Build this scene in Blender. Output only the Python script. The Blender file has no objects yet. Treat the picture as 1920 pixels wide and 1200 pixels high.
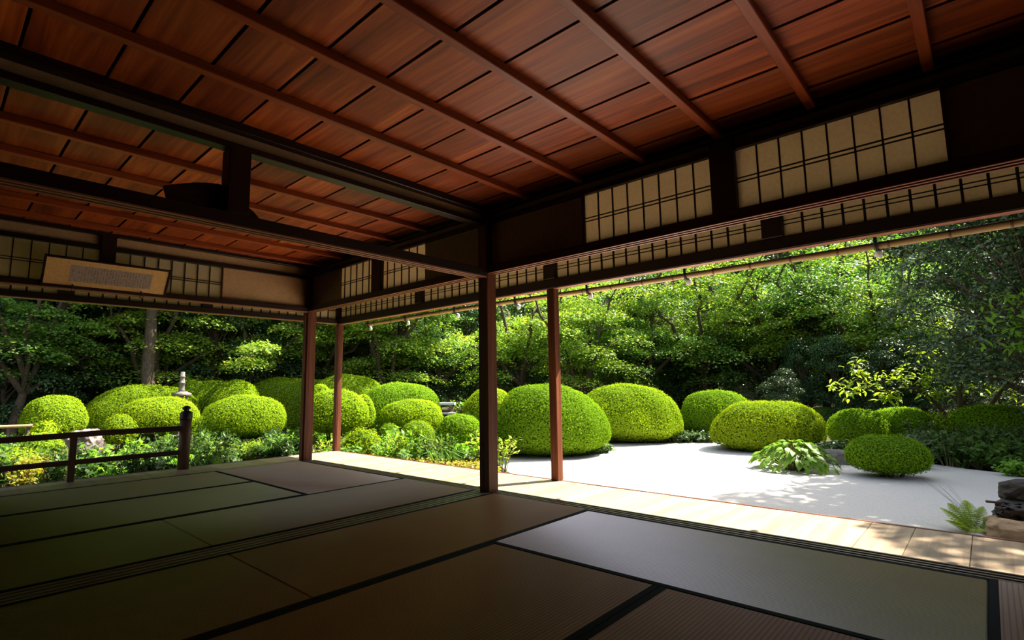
import bpy, bmesh, math, random
import numpy as np
from mathutils import Vector, Matrix, noise as mnoise

# ------------------------------------------------------------------ camera, sky, sun, exposure
scene = bpy.context.scene
COL = scene.collection
CAM = np.array([3.0175, -3.0744, 0.8156])
YAW, PITCH, ROLL, FPX = -0.7300, 0.1251, -0.0151, 988.54

def cam_axes():
    f = np.array([math.sin(YAW) * math.cos(PITCH), math.cos(YAW) * math.cos(PITCH), math.sin(PITCH)])
    r = np.cross(f, [0, 0, 1.0]); r /= np.linalg.norm(r); u = np.cross(r, f)
    return r * math.cos(ROLL) + u * math.sin(ROLL), -r * math.sin(ROLL) + u * math.cos(ROLL), f
AR, AU, AF = cam_axes()

cam_data = bpy.data.cameras.new('camera')
cam_data.sensor_width = 36.0
cam_data.lens = FPX / 1920.0 * 36.0
cam_data.clip_start = 0.02; cam_data.clip_end = 500
cam = bpy.data.objects.new('camera', cam_data)
cam.matrix_world = Matrix(((AR[0], AU[0], -AF[0], CAM[0]), (AR[1], AU[1], -AF[1], CAM[1]), (AR[2], AU[2], -AF[2], CAM[2]), (0, 0, 0, 1)))
COL.objects.link(cam)
scene.camera = cam

SUN_AZ = math.atan2(0.43, 0.90)          # from +Y towards +X
SUN_EL = math.radians(52)
world = bpy.data.worlds.new('sky'); scene.world = world; world.use_nodes = True
wn = world.node_tree.nodes; wl = world.node_tree.links
sky = wn.new('ShaderNodeTexSky'); sky.sky_type = 'NISHITA'; sky.sun_disc = False
sky.sun_elevation = SUN_EL; sky.sun_rotation = SUN_AZ; sky.air_density = 1.0; sky.dust_density = 2.5
wn['Background'].inputs['Strength'].default_value = 0.16
hz = wn.new('ShaderNodeHueSaturation'); hz.inputs['Saturation'].default_value = 0.6        # hazy late-summer sky
wl.new(sky.outputs[0], hz.inputs['Color']); wl.new(hz.outputs[0], wn['Background'].inputs['Color'])
sun_data = bpy.data.lights.new('sun', 'SUN'); sun_data.energy = 9.0; sun_data.angle = math.radians(0.55)
sun_data.color = (1.0, 0.93, 0.80)
sun = bpy.data.objects.new('sun', sun_data); COL.objects.link(sun)
sd = Vector((math.sin(SUN_AZ) * math.cos(SUN_EL), math.cos(SUN_AZ) * math.cos(SUN_EL), math.sin(SUN_EL)))
sun.rotation_euler = sd.to_track_quat('Z', 'Y').to_euler(); sun.location = sd * 30

vs = scene.view_settings
vs.view_transform = 'Standard'; vs.look = 'None'; vs.gamma = 1.0; vs.exposure = 1.22; vs.use_curve_mapping = False
scene.cycles.use_denoising = True
scene.cycles.use_adaptive_sampling = True; scene.cycles.adaptive_threshold = 0.03
scene.cycles.max_bounces = 6; scene.cycles.diffuse_bounces = 1; scene.cycles.transmission_bounces = 4
scene.cycles.sample_clamp_indirect = 6.0

rng = np.random.default_rng(7)
random.seed(7)
GZ = -0.45                                # level of the raked sand below the mats
EZ = -0.05                                # level of the veranda boards

def ray(px, py):
    return (px - 960) / FPX * AR - (py - 600) / FPX * AU + AF
def on_plane(px, py, axis, val):
    d = ray(px, py); t = (val - CAM[axis]) / d[axis]
    return CAM + t * d
def at_depth(px, py, d):
    return CAM + d * ray(px, py)

# ------------------------------------------------------------------ helpers
def tag(o, label=None, cat=None, group=None, kind=None):
    if label: o['label'] = label
    if cat: o['category'] = cat
    if group: o['group'] = group
    if kind: o['kind'] = kind
    return o
def empty(name, loc=(0, 0, 0), rz=0.0, parent=None):
    o = bpy.data.objects.new(name, None); COL.objects.link(o)
    o.location = loc; o.rotation_euler = (0, 0, rz); o.empty_display_size = 0.1
    if parent: o.parent = parent
    return o
def link(name, me, mat=None, parent=None, loc=(0, 0, 0), rot=(0, 0, 0), scale=(1, 1, 1)):
    if mat is not None and not me.materials: me.materials.append(mat)
    o = bpy.data.objects.new(name, me); COL.objects.link(o)
    o.location = loc; o.rotation_euler = rot; o.scale = scale
    if parent: o.parent = parent
    return o
def np_mesh(name, V, F, smooth=False):
    """V (n,3), F (m,k) all polygons with k corners"""
    V = np.asarray(V, np.float32); F = np.asarray(F, np.int32)
    me = bpy.data.meshes.new(name); m, k = F.shape
    me.vertices.add(len(V)); me.vertices.foreach_set('co', V.ravel())
    me.loops.add(m * k); me.loops.foreach_set('vertex_index', F.ravel())
    me.polygons.add(m); me.polygons.foreach_set('loop_start', np.arange(0, m * k, k, dtype=np.int32))
    if smooth: me.polygons.foreach_set('use_smooth', np.ones(m, bool))
    me.update(calc_edges=True)
    return me
_boxes = {}
def box_mesh(sx, sy, sz, bev=0.0):
    key = (round(sx, 4), round(sy, 4), round(sz, 4), round(bev, 4))
    if key in _boxes: return _boxes[key].copy() if False else _boxes[key]
    bm = bmesh.new(); bmesh.ops.create_cube(bm, size=1.0)
    for v in bm.verts: v.co = Vector((v.co.x * sx, v.co.y * sy, v.co.z * sz))
    if bev > 0: bmesh.ops.bevel(bm, geom=bm.edges[:], offset=bev, segments=1, affect='EDGES', profile=0.5)
    me = bpy.data.meshes.new('box'); bm.to_mesh(me); bm.free()
    _boxes[key] = me
    return me
def box(name, x, y, z, mat, parent=None, bev=0.0):
    """x,y,z: (lo,hi) in the parent's space"""
    sx, sy, sz = x[1] - x[0], y[1] - y[0], z[1] - z[0]
    me = box_mesh(sx, sy, sz, bev)
    if me.materials and me.materials[0] is not mat:
        me = me.copy(); me.materials.clear()
    return link(name, me, mat, parent, ((x[0] + x[1]) / 2, (y[0] + y[1]) / 2, (z[0] + z[1]) / 2))
def tube_arrays(P, R, sides=7, close=True):
    P = np.asarray(P, float); R = np.asarray(R, float); n = len(P)
    T = np.gradient(P, axis=0); T /= np.linalg.norm(T, axis=1)[:, None] + 1e-9
    ref = np.array([0, 0, 1.0]) if abs(T[0][2]) < 0.9 else np.array([1.0, 0, 0])
    V = []; 
    for i in range(n):
        a = np.cross(T[i], ref); a /= np.linalg.norm(a) + 1e-9; b = np.cross(T[i], a)
        an = np.linspace(0, 2 * np.pi, sides, endpoint=False)
        V.append(P[i] + R[i] * (np.cos(an)[:, None] * a + np.sin(an)[:, None] * b))
    V = np.concatenate(V); F = []
    for i in range(n - 1):
        for j in range(sides):
            k = (j + 1) % sides
            F.append((i * sides + j, i * sides + k, (i + 1) * sides + k, (i + 1) * sides + j))
    if close:
        V = np.concatenate([V, P[:1], P[-1:]]); c0, c1 = n * sides, n * sides + 1
        for j in range(sides):
            k = (j + 1) % sides
            F.append((c0, k, j, j)); F.append((c1, (n - 1) * sides + j, (n - 1) * sides + k, (n - 1) * sides + k))
    return V, np.array(F)
def fix_tri(F):
    return F
def multi_tube(name, tubes, sides=7, smooth=True):
    bm_v = []; bm_f = []; o = 0
    for P, R in tubes:
        V, F = tube_arrays(P, R, sides, close=False)
        bm_v.append(V); bm_f.append(F + o); o += len(V)
        # caps
        n = len(P)
    V = np.concatenate(bm_v); F = np.concatenate(bm_f)
    return np_mesh(name, V, F, smooth)
def lathe(name, prof, seg=24, smooth=True):
    """prof: list of (r,z) bottom to top"""
    V = []; F = []
    for r, z in prof:
        for j in range(seg):
            a = 2 * math.pi * j / seg; V.append((r * math.cos(a), r * math.sin(a), z))
    n = len(prof)
    for i in range(n - 1):
        for j in range(seg):
            k = (j + 1) % seg; F.append((i * seg + j, i * seg + k, (i + 1) * seg + k, (i + 1) * seg + j))
    me = np_mesh(name, V, F, False)
    bm = bmesh.new(); bm.from_mesh(me); bm.verts.ensure_lookup_table()
    bm.faces.new([bm.verts[j] for j in range(seg)][::-1]); bm.faces.new([bm.verts[(n - 1) * seg + j] for j in range(seg)])
    bm.to_mesh(me); bm.free()
    if smooth:
        for p in me.polygons: p.use_smooth = len(p.vertices) == 4
    return me

# ------------------------------------------------------------------ materials
def new_mat(name):
    m = bpy.data.materials.new(name); m.use_nodes = True
    nt = m.node_tree; b = nt.nodes['Principled BSDF']
    return m, nt, b
def N(nt, kind, **kw):
    n = nt.nodes.new(kind)
    for k, v in kw.items(): setattr(n, k, v)
    return n
def ramp(nt, fac, stops):
    r = N(nt, 'ShaderNodeValToRGB'); el = r.color_ramp.elements
    while len(el) > 1: el.remove(el[-1])
    el[0].position = stops[0][0]; el[0].color = (*stops[0][1], 1)
    for p, c in stops[1:]:
        e = el.new(p); e.color = (*c, 1)
    nt.links.new(fac, r.inputs['Fac']); return r.outputs['Color']
def offset_coords(nt, scale, which='Object'):
    tc = N(nt, 'ShaderNodeTexCoord'); oi = N(nt, 'ShaderNodeObjectInfo')
    mul = N(nt, 'ShaderNodeVectorMath', operation='SCALE'); mul.inputs[0].default_value = (13.1, 7.7, 5.3)
    nt.links.new(oi.outputs['Random'], mul.inputs['Scale'])
    add = N(nt, 'ShaderNodeVectorMath', operation='ADD')
    nt.links.new(tc.outputs[which], add.inputs[0]); nt.links.new(mul.outputs[0], add.inputs[1])
    mp = N(nt, 'ShaderNodeMapping'); mp.inputs['Scale'].default_value = scale
    nt.links.new(add.outputs[0], mp.inputs['Vector'])
    return mp.outputs['Vector'], oi
def wood(name, axis, dark, mid, light, rough=0.5, grain=1.0, vary=0.35, rings=0.0, bump=0.15):
    m, nt, b = new_mat(name)
    s = [22.0 * grain] * 3; s[axis] = 1.1 * grain
    vec, oi = offset_coords(nt, tuple(s))
    n1 = N(nt, 'ShaderNodeTexNoise'); n1.inputs['Scale'].default_value = 1.0; n1.inputs['Detail'].default_value = 6; n1.inputs['Roughness'].default_value = 0.65
    n1.inputs['Distortion'].default_value = 0.6
    nt.links.new(vec, n1.inputs['Vector'])
    col = ramp(nt, n1.outputs['Fac'], [(0.28, dark), (0.5, mid), (0.72, light)])
    s2 = [3.0] * 3; s2[axis] = 0.8
    vec2, _ = offset_coords(nt, tuple(s2))
    n2 = N(nt, 'ShaderNodeTexNoise'); n2.inputs['Scale'].default_value = 1.0; n2.inputs['Detail'].default_value = 3
    nt.links.new(vec2, n2.inputs['Vector'])
    # patchy ageing plus one tone per board
    mr = N(nt, 'ShaderNodeMapRange'); mr.inputs['From Min'].default_value = 0.3; mr.inputs['From Max'].default_value = 0.7
    mr.inputs['To Min'].default_value = 1 - vary; mr.inputs['To Max'].default_value = 1 + vary
    nt.links.new(n2.outputs['Fac'], mr.inputs['Value'])
    mr2 = N(nt, 'ShaderNodeMapRange'); mr2.inputs['To Min'].default_value = 1 - vary * 0.7; mr2.inputs['To Max'].default_value = 1 + vary * 0.7
    nt.links.new(oi.outputs['Random'], mr2.inputs['Value'])
    mm = N(nt, 'ShaderNodeMath', operation='MULTIPLY'); nt.links.new(mr.outputs[0], mm.inputs[0]); nt.links.new(mr2.outputs[0], mm.inputs[1])
    vm = N(nt, 'ShaderNodeVectorMath', operation='SCALE'); nt.links.new(col, vm.inputs[0]); nt.links.new(mm.outputs[0], vm.inputs['Scale'])
    nt.links.new(vm.outputs[0], b.inputs['Base Color'])
    b.inputs['Roughness'].default_value = rough; b.inputs['Specular IOR Level'].default_value = 0.35
    bp_ = N(nt, 'ShaderNodeBump'); bp_.inputs['Strength'].default_value = bump; bp_.inputs['Distance'].default_value = 0.004
    nt.links.new(n1.outputs['Fac'], bp_.inputs['Height']); nt.links.new(bp_.outputs[0], b.inputs['Normal'])
    return m
def plain(name, c, rough=0.7, var=0.2, scale=12.0, spec=0.3, bump=0.0, stretch=(1, 1, 1)):
    m, nt, b = new_mat(name)
    vec, oi = offset_coords(nt, stretch)
    n1 = N(nt, 'ShaderNodeTexNoise'); n1.inputs['Scale'].default_value = scale; n1.inputs['Detail'].default_value = 5
    nt.links.new(vec, n1.inputs['Vector'])
    c = np.array(c)
    nt.links.new(ramp(nt, n1.outputs['Fac'], [(0.3, tuple(c * (1 - var))), (0.7, tuple(np.minimum(c * (1 + var), 1)))]), b.inputs['Base Color'])
    b.inputs['Roughness'].default_value = rough; b.inputs['Specular IOR Level'].default_value = spec
    if bump:
        bp_ = N(nt, 'ShaderNodeBump'); bp_.inputs['Strength'].default_value = bump; bp_.inputs['Distance'].default_value = 0.01
        nt.links.new(n1.outputs['Fac'], bp_.inputs['Height']); nt.links.new(bp_.outputs[0], b.inputs['Normal'])
    return m
def leaf_mat(name, dark, light, trans=0.35, rough=0.45, spec=0.35, tint=None, tcol=None):
    """leaf colours differ leaf by leaf; light passes through the blades"""
    m, nt, b = new_mat(name)
    g = N(nt, 'ShaderNodeNewGeometry'); oi = N(nt, 'ShaderNodeObjectInfo')
    stops = [(0.0, dark), (0.85, light)]
    if tint: stops.append((1.0, tint))
    col = ramp(nt, g.outputs['Random Per Island'], stops)
    mr = N(nt, 'ShaderNodeMapRange'); mr.inputs['To Min'].default_value = 0.82; mr.inputs['To Max'].default_value = 1.18
    nt.links.new(oi.outputs['Random'], mr.inputs['Value'])
    vm = N(nt, 'ShaderNodeVectorMath', operation='SCALE'); nt.links.new(col, vm.inputs[0]); nt.links.new(mr.outputs[0], vm.inputs['Scale'])
    nt.links.new(vm.outputs[0], b.inputs['Base Color'])
    b.inputs['Roughness'].default_value = rough; b.inputs['Specular IOR Level'].default_value = spec
    tr = N(nt, 'ShaderNodeBsdfTranslucent')
    tm = N(nt, 'ShaderNodeVectorMath', operation='MULTIPLY'); tm.inputs[1].default_value = tcol or (1.7, 1.6, 0.6)
    nt.links.new(vm.outputs[0], tm.inputs[0]); nt.links.new(tm.outputs[0], tr.inputs['Color'])
    mx = N(nt, 'ShaderNodeMixShader'); mx.inputs[0].default_value = trans
    nt.links.new(b.outputs[0], mx.inputs[1]); nt.links.new(tr.outputs[0], mx.inputs[2])
    nt.links.new(mx.outputs[0], nt.nodes['Material Output'].inputs['Surface'])
    return m

M = {}
for i, a in enumerate('xyz'):
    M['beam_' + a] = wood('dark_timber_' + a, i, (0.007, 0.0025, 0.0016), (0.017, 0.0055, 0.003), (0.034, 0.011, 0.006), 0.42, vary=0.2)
    M['post_' + a] = wood('post_timber_' + a, i, (0.045, 0.010, 0.004), (0.12, 0.031, 0.011), (0.21, 0.068, 0.025), 0.5, vary=0.15, bump=0.4)
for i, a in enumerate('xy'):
    M['rib_' + a] = wood('lit_underside_wood_' + a, i, (0.20, 0.060, 0.030), (0.34, 0.115, 0.060), (0.45, 0.18, 0.10), 0.45, vary=0.12)  # lighter copy of the timber; glow from the sunlit boards put into the colour
M['ceil_board'] = wood('cedar_board', 0, (0.13, 0.018, 0.002), (0.37, 0.062, 0.007), (0.58, 0.145, 0.022), 0.5, grain=0.8, vary=0.42, bump=0.12)
M['ceil_beam'] = wood('cedar_batten', 1, (0.20, 0.03, 0.005), (0.36, 0.062, 0.010), (0.46, 0.095, 0.018), 0.45, vary=0.15)
M['deck'] = wood('veranda_board', 1, (0.26, 0.17, 0.10), (0.42, 0.30, 0.19), (0.52, 0.39, 0.26), 0.42, grain=0.7, vary=0.14, bump=0.1)
M['deck_x'] = wood('veranda_board_cross', 0, (0.22, 0.14, 0.07), (0.36, 0.25, 0.14), (0.46, 0.34, 0.2), 0.4, grain=0.7, vary=0.14, bump=0.1)
M['sill_x'] = wood('threshold_x', 0, (0.16, 0.11, 0.08), (0.24, 0.17, 0.12), (0.32, 0.24, 0.17), 0.35, vary=0.1)
M['sill_y'] = wood('threshold_y', 1, (0.16, 0.11, 0.08), (0.24, 0.17, 0.12), (0.32, 0.24, 0.17), 0.35, vary=0.1)
M['plaster'] = plain('clay_plaster', (0.56, 0.33, 0.16), 0.9, 0.08, 30, 0.1, 0.2)
M['dark_wall'] = plain('dark_wall', (0.05, 0.03, 0.02), 0.8, 0.2, 5)
M['void'] = plain('near_black', (0.01, 0.008, 0.006), 0.9, 0.2, 5)
M['heri'] = plain('navy_cloth', (0.008, 0.010, 0.017), 0.85, 0.15, 200, 0.12)
M['iron'] = plain('black_iron', (0.015, 0.015, 0.018), 0.5, 0.2, 20, 0.5)
M['white'] = plain('off_white', (0.75, 0.73, 0.70), 0.8, 0.06, 20, 0.2)  # plain off-white for the bracket tips and bench planks
M['bamboo'] = plain('bamboo', (0.52, 0.34, 0.15), 0.4, 0.2, 6, 0.4, stretch=(0.5, 4, 4))
M['bamboo_node'] = plain('bamboo_node', (0.25, 0.14, 0.06), 0.6, 0.2, 10)
M['rail'] = wood('railing_timber', 1, (0.05, 0.025, 0.016), (0.10, 0.05, 0.03), (0.15, 0.08, 0.05), 0.5, vary=0.15)
M['rail_z'] = wood('railing_post_timber', 2, (0.07, 0.035, 0.02), (0.13, 0.065, 0.04), (0.18, 0.10, 0.06), 0.5, vary=0.15)
M['gold'] = plain('tan_mount_silk', (0.85, 0.48, 0.17), 0.8, 0.1, 60, 0.2)
M['grey_paper'] = plain('grey_paper', (0.50, 0.36, 0.28), 0.9, 0.12, 40, 0.1)
M['ink'] = plain('ink', (0.02, 0.015, 0.012), 0.7, 0.1, 20)
M['sand'] = plain('raked_sand', (0.64, 0.60, 0.54), 0.95, 0.10, 60, 0.1, 0.5)
M['soil'] = plain('mossy_soil', (0.055, 0.055, 0.025), 0.95, 0.5, 3, 0.1, 0.6)
M['granite'] = plain('granite', (0.17, 0.15, 0.135), 0.85, 0.3, 25, 0.2, 0.5)
M['rock'] = plain('pinkish_rock', (0.22, 0.175, 0.165), 0.85, 0.6, 9, 0.2, 0.8)
M['rock_pale'] = plain('tan_rock', (0.40, 0.27, 0.15), 0.85, 0.35, 8, 0.2, 0.8)
M['rock_dark'] = plain('dark_rock', (0.04, 0.030, 0.024), 0.7, 0.5, 10, 0.3, 0.8)
M['roof'] = plain('roof_shingle', (0.10, 0.08, 0.07), 0.9, 0.3, 8)
M['bark'] = plain('bark', (0.09, 0.065, 0.045), 0.9, 0.4, 14, 0.2, 0.8, stretch=(3, 3, 0.6))
M['bark_dark'] = plain('bark_dark', (0.06, 0.045, 0.035), 0.9, 0.4, 14, 0.2, 0.8)
M['stem'] = plain('green_stem', (0.16, 0.16, 0.06), 0.7, 0.3, 10)
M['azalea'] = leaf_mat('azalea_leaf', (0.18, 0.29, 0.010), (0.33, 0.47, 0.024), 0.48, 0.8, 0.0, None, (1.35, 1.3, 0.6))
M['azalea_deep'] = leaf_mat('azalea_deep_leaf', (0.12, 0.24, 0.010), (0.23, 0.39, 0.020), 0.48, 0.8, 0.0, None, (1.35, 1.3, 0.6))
M['azalea_yellow'] = leaf_mat('azalea_yellow_leaf', (0.20, 0.30, 0.010), (0.36, 0.48, 0.024), 0.48, 0.8, 0.0, None, (1.35, 1.3, 0.6))
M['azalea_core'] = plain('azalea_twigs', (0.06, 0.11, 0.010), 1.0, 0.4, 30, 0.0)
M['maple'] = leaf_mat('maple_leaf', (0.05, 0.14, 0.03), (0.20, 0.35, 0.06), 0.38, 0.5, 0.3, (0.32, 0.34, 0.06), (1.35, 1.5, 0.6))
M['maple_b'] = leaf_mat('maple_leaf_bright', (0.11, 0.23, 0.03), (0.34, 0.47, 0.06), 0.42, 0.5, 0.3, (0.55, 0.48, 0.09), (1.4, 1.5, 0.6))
M['evergreen'] = leaf_mat('evergreen_leaf', (0.018, 0.05, 0.018), (0.055, 0.12, 0.035), 0.2, 0.38, 0.35)
M['camellia'] = leaf_mat('camellia_leaf', (0.018, 0.04, 0.02), (0.06, 0.11, 0.04), 0.15, 0.34, 0.45, (0.20, 0.26, 0.03))
M['bright'] = leaf_mat('bright_leaf', (0.10, 0.26, 0.02), (0.22, 0.42, 0.04), 0.45, 0.4, 0.35)
M['lime'] = leaf_mat('lime_leaf', (0.16, 0.27, 0.02), (0.32, 0.44, 0.05), 0.45, 0.4, 0.3, (0.45, 0.45, 0.10))
M['hosta'] = leaf_mat('hosta_leaf', (0.09, 0.20, 0.02), (0.19, 0.34, 0.04), 0.3, 0.45, 0.18)
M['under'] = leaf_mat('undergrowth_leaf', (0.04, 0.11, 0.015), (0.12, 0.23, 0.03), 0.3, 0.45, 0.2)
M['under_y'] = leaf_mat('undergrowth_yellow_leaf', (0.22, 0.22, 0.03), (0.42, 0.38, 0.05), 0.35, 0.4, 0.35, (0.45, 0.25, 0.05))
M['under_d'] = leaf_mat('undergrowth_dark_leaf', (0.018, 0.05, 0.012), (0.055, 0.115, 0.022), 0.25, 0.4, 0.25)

def paper_mat():
    m, nt, b = new_mat('shoji_paper')
    nt.nodes.remove(b)
    vec, oi = offset_coords(nt, (1, 1, 1))
    n1 = N(nt, 'ShaderNodeTexNoise'); n1.inputs['Scale'].default_value = 60; n1.inputs['Detail'].default_value = 4
    nt.links.new(vec, n1.inputs['Vector'])
    col = ramp(nt, n1.outputs['Fac'], [(0.3, (0.82, 0.64, 0.42)), (0.7, (0.90, 0.74, 0.52))])
    d = N(nt, 'ShaderNodeBsdfDiffuse'); t = N(nt, 'ShaderNodeBsdfTranslucent'); x = N(nt, 'ShaderNodeMixShader'); x.inputs[0].default_value = 0.6
    nt.links.new(col, d.inputs[0]); nt.links.new(col, t.inputs[0]); nt.links.new(d.outputs[0], x.inputs[1]); nt.links.new(t.outputs[0], x.inputs[2])
    nt.links.new(x.outputs[0], nt.nodes['Material Output'].inputs['Surface'])
    return m
M['paper'] = paper_mat()

def tatami_mat():
    """woven rush: ribs parallel to the cloth borders (local X), sheen stretched across the rush stalks"""
    m, nt, b = new_mat('tatami_rush')
    tc = N(nt, 'ShaderNodeTexCoord'); sp = N(nt, 'ShaderNodeSeparateXYZ'); nt.links.new(tc.outputs['Object'], sp.inputs[0])
    mul = N(nt, 'ShaderNodeMath', operation='MULTIPLY'); mul.inputs[1].default_value = 2 * math.pi / 0.0165
    nt.links.new(sp.outputs['Y'], mul.inputs[0])
    sn = N(nt, 'ShaderNodeMath', operation='SINE'); nt.links.new(mul.outputs[0], sn.inputs[0])
    mr = N(nt, 'ShaderNodeMapRange'); mr.inputs['From Min'].default_value = -1.0; mr.inputs['From Max'].default_value = -0.35
    nt.links.new(sn.outputs[0], mr.inputs['Value'])
    vec, oi = offset_coords(nt, (300, 12, 1))
    n1 = N(nt, 'ShaderNodeTexNoise'); n1.inputs['Scale'].default_value = 1; n1.inputs['Detail'].default_value = 3; nt.links.new(vec, n1.inputs['Vector'])
    vec2, _ = offset_coords(nt, (2.5, 3.5, 1))
    n2 = N(nt, 'ShaderNodeTexNoise'); n2.inputs['Scale'].default_value = 1; n2.inputs['Detail'].default_value = 4; nt.links.new(vec2, n2.inputs['Vector'])
    ad = N(nt, 'ShaderNodeMath', operation='ADD'); nt.links.new(n1.outputs['Fac'], ad.inputs[0]); nt.links.new(n2.outputs['Fac'], ad.inputs[1])
    hf = N(nt, 'ShaderNodeMath', operation='MULTIPLY'); hf.inputs[1].default_value = 0.5; nt.links.new(ad.outputs[0], hf.inputs[0])
    col = ramp(nt, hf.outputs[0], [(0.35, (0.38, 0.225, 0.065)), (0.65, (0.54, 0.34, 0.115))])
    mx = N(nt, 'ShaderNodeMix', data_type='RGBA'); nt.links.new(mr.outputs[0], mx.inputs['Factor'])
    mx.inputs['A'].default_value = (0.14, 0.085, 0.032, 1); nt.links.new(col, mx.inputs['B'])
    nt.links.new(mx.outputs['Result'], b.inputs['Base Color'])
    b.inputs['Roughness'].default_value = 0.75; b.inputs['Specular IOR Level'].default_value = 0.2
    bp_ = N(nt, 'ShaderNodeBump'); bp_.inputs['Strength'].default_value = 0.7; bp_.inputs['Distance'].default_value = 0.004
    nt.links.new(mr.outputs[0], bp_.inputs['Height']); nt.links.new(bp_.outputs[0], b.inputs['Normal'])
    # sheen of the polished stalks, which run across the mat (local Y)
    gl = N(nt, 'ShaderNodeBsdfAnisotropic'); gl.inputs['Roughness'].default_value = 0.6; gl.inputs['Anisotropy'].default_value = 0.82
    gl.inputs['Color'].default_value = (0.90, 0.88, 1.0, 1)
    vt = N(nt, 'ShaderNodeVectorTransform', vector_type='VECTOR', convert_from='OBJECT', convert_to='WORLD'); vt.inputs[0].default_value = (0, 1, 0)
    nt.links.new(vt.outputs[0], gl.inputs['Tangent'])
    fr = N(nt, 'ShaderNodeFresnel'); fr.inputs['IOR'].default_value = 1.45
    fs = N(nt, 'ShaderNodeMath', operation='MULTIPLY_ADD'); fs.inputs[1].default_value = 0.45; fs.inputs[2].default_value = 0.20; nt.links.new(fr.outputs[0], fs.inputs[0])
    ms = N(nt, 'ShaderNodeMixShader'); nt.links.new(fs.outputs[0], ms.inputs[0]); nt.links.new(b.outputs[0], ms.inputs[1]); nt.links.new(gl.outputs[0], ms.inputs[2])
    nt.links.new(ms.outputs[0], nt.nodes['Material Output'].inputs['Surface'])
    return m
M['tatami'] = tatami_mat()

# ------------------------------------------------------------------ ground
def terrain():
    xs = np.concatenate([np.linspace(-60, -12, 25), np.linspace(-11, 12, 70), np.linspace(13, 45, 18)])
    ys = np.concatenate([np.linspace(-30, -8, 12), np.linspace(-7, 14, 64), np.linspace(15, 60, 24)])
    X, Y = np.meshgrid(xs, ys, indexing='ij')
    r = np.hypot(X - 3, Y + 3)
    Z = np.full_like(X, GZ - 0.03) + np.clip(r - 24, 0, None) * 0.42 + np.clip(r - 13.5, 0, 8) * 0.05
    und = 0.05 * np.sin(X * 1.3 + 0.5) * np.cos(Y * 1.1) + 0.03 * np.sin(X * 3.1 + Y * 2.3)
    garden = (r > 6.5)
    Z = Z + np.where(garden, und * np.clip((r - 6.5) / 3, 0, 1) * np.clip((9.0 - X * 0 ) / 9, 0, 1), 0)
    Z = np.where((X > -1.8) & (Y < 9.5) & (Y > -6), np.minimum(Z, GZ - 0.03), Z)
    V = np.stack([X, Y, Z], -1).reshape(-1, 3)
    n, m = X.shape
    I = np.arange(n * m).reshape(n, m)
    F = np.stack([I[:-1, :-1], I[1:, :-1], I[1:, 1:], I[:-1, 1:]], -1).reshape(-1, 4)
    return np_mesh('ground', V, F, True)
tag(link('ground', terrain(), M['soil']), 'dark mossy soil under the garden and wooded slope', 'ground', kind='structure')

def sand_mesh():
    edge = [(-1.9, 0.4), (-2.0, 2.2), (-2.7, 3.2), (-4.2, 4.2), (-4.3, 5.2), (-3.6, 7.4), (-3.0, 9.2), (-1.0, 9.6), (0.6, 9.2), (2.0, 8.0), (3.2, 6.9), (5.5, 7.0), (7.5, 5.5), (7.8, 0.4)]
    P = np.array(edge, float)
    # rounded outline
    for _ in range(2):
        Q = []
        for i in range(len(P)):
            a, b = P[i], P[(i + 1) % len(P)]
            Q += [a * 0.75 + b * 0.25, a * 0.25 + b * 0.75]
        P = np.array(Q)
    c = np.array([1.5, 3.2]); n = len(P); rings = 14; V = []
    for k in range(rings + 1):
        t = k / rings
        for p in P:
            q = c + (p - c) * t
            z = GZ + 0.012 * math.sin(q[0] * 2.1 + 0.4) * math.cos(q[1] * 1.7) - (0.05 if k == rings else 0)
            V.append((q[0], q[1], z))
    F = []
    for k in range(rings):
        for j in range(n):
            l = (j + 1) % n; F.append((k * n + j, (k + 1) * n + j, (k + 1) * n + l, k * n + l))
    return np_mesh('sand', V, F, True)
tag(link('sand_court', sand_mesh(), M['sand']), 'pale raked sand court in front of the veranda', 'sand court', kind='structure')

# ------------------------------------------------------------------ building: floor and thresholds
tag(box('floor', (-3.05, 5.8), (-4.9, 0.05), (-0.30, -0.056), M['dark_wall']), 'dark boarded floor under the straw mats', 'floor', kind='structure')
box_under = box('foundation', (-3.7, 5.8), (-4.9, 0.75), (-0.48, -0.30), M['void'])
tag(box_under, 'dark foundation under the veranda floor', 'foundation', kind='structure')

def threshold(name, axis, fixed, span, mat, label):
    """grooved sill flush with the mats: four strips with three sunk tracks"""
    e = empty(name, (0, 0, 0)); tag(e, label, 'threshold', kind='structure')
    lo, hi = fixed
    grooves = 3; w = hi - lo; gw = w * 0.14; rw = (w - grooves * gw) / (grooves + 1)
    def bx(nm, a, b, z0, z1):
        if axis == 'x': box(nm, span, (a, b), (z0, z1), mat, e, 0.0015)
        else: box(nm, (a, b), span, (z0, z1), mat, e, 0.0015)
    p = lo
    for k in range(grooves + 1):
        bx('sill_strip', p, p + rw, -0.055, -0.001); p += rw
        if k < grooves: bx('sill_track', p, p + gw, -0.055, -0.009); p += gw
    return e
threshold('trim_1', 'x', (-0.060, 0.075), (-2.945, 5.75), M['sill_x'], 'grooved wooden sill along the front opening beside the sunlit veranda')
threshold('trim_2', 'y', (-0.100, 0.070), (-4.88, -0.062), M['sill_y'], 'grooved wooden sill between the two matted rooms')
e = empty('trim_3'); tag(e, 'narrow wooden sill along the side veranda', 'threshold', kind='structure')
box('sill_strip', (-3.05, -2.967), (-4.88, -0.06), (-0.055, -0.001), M['sill_y'], e, 0.002)

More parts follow.
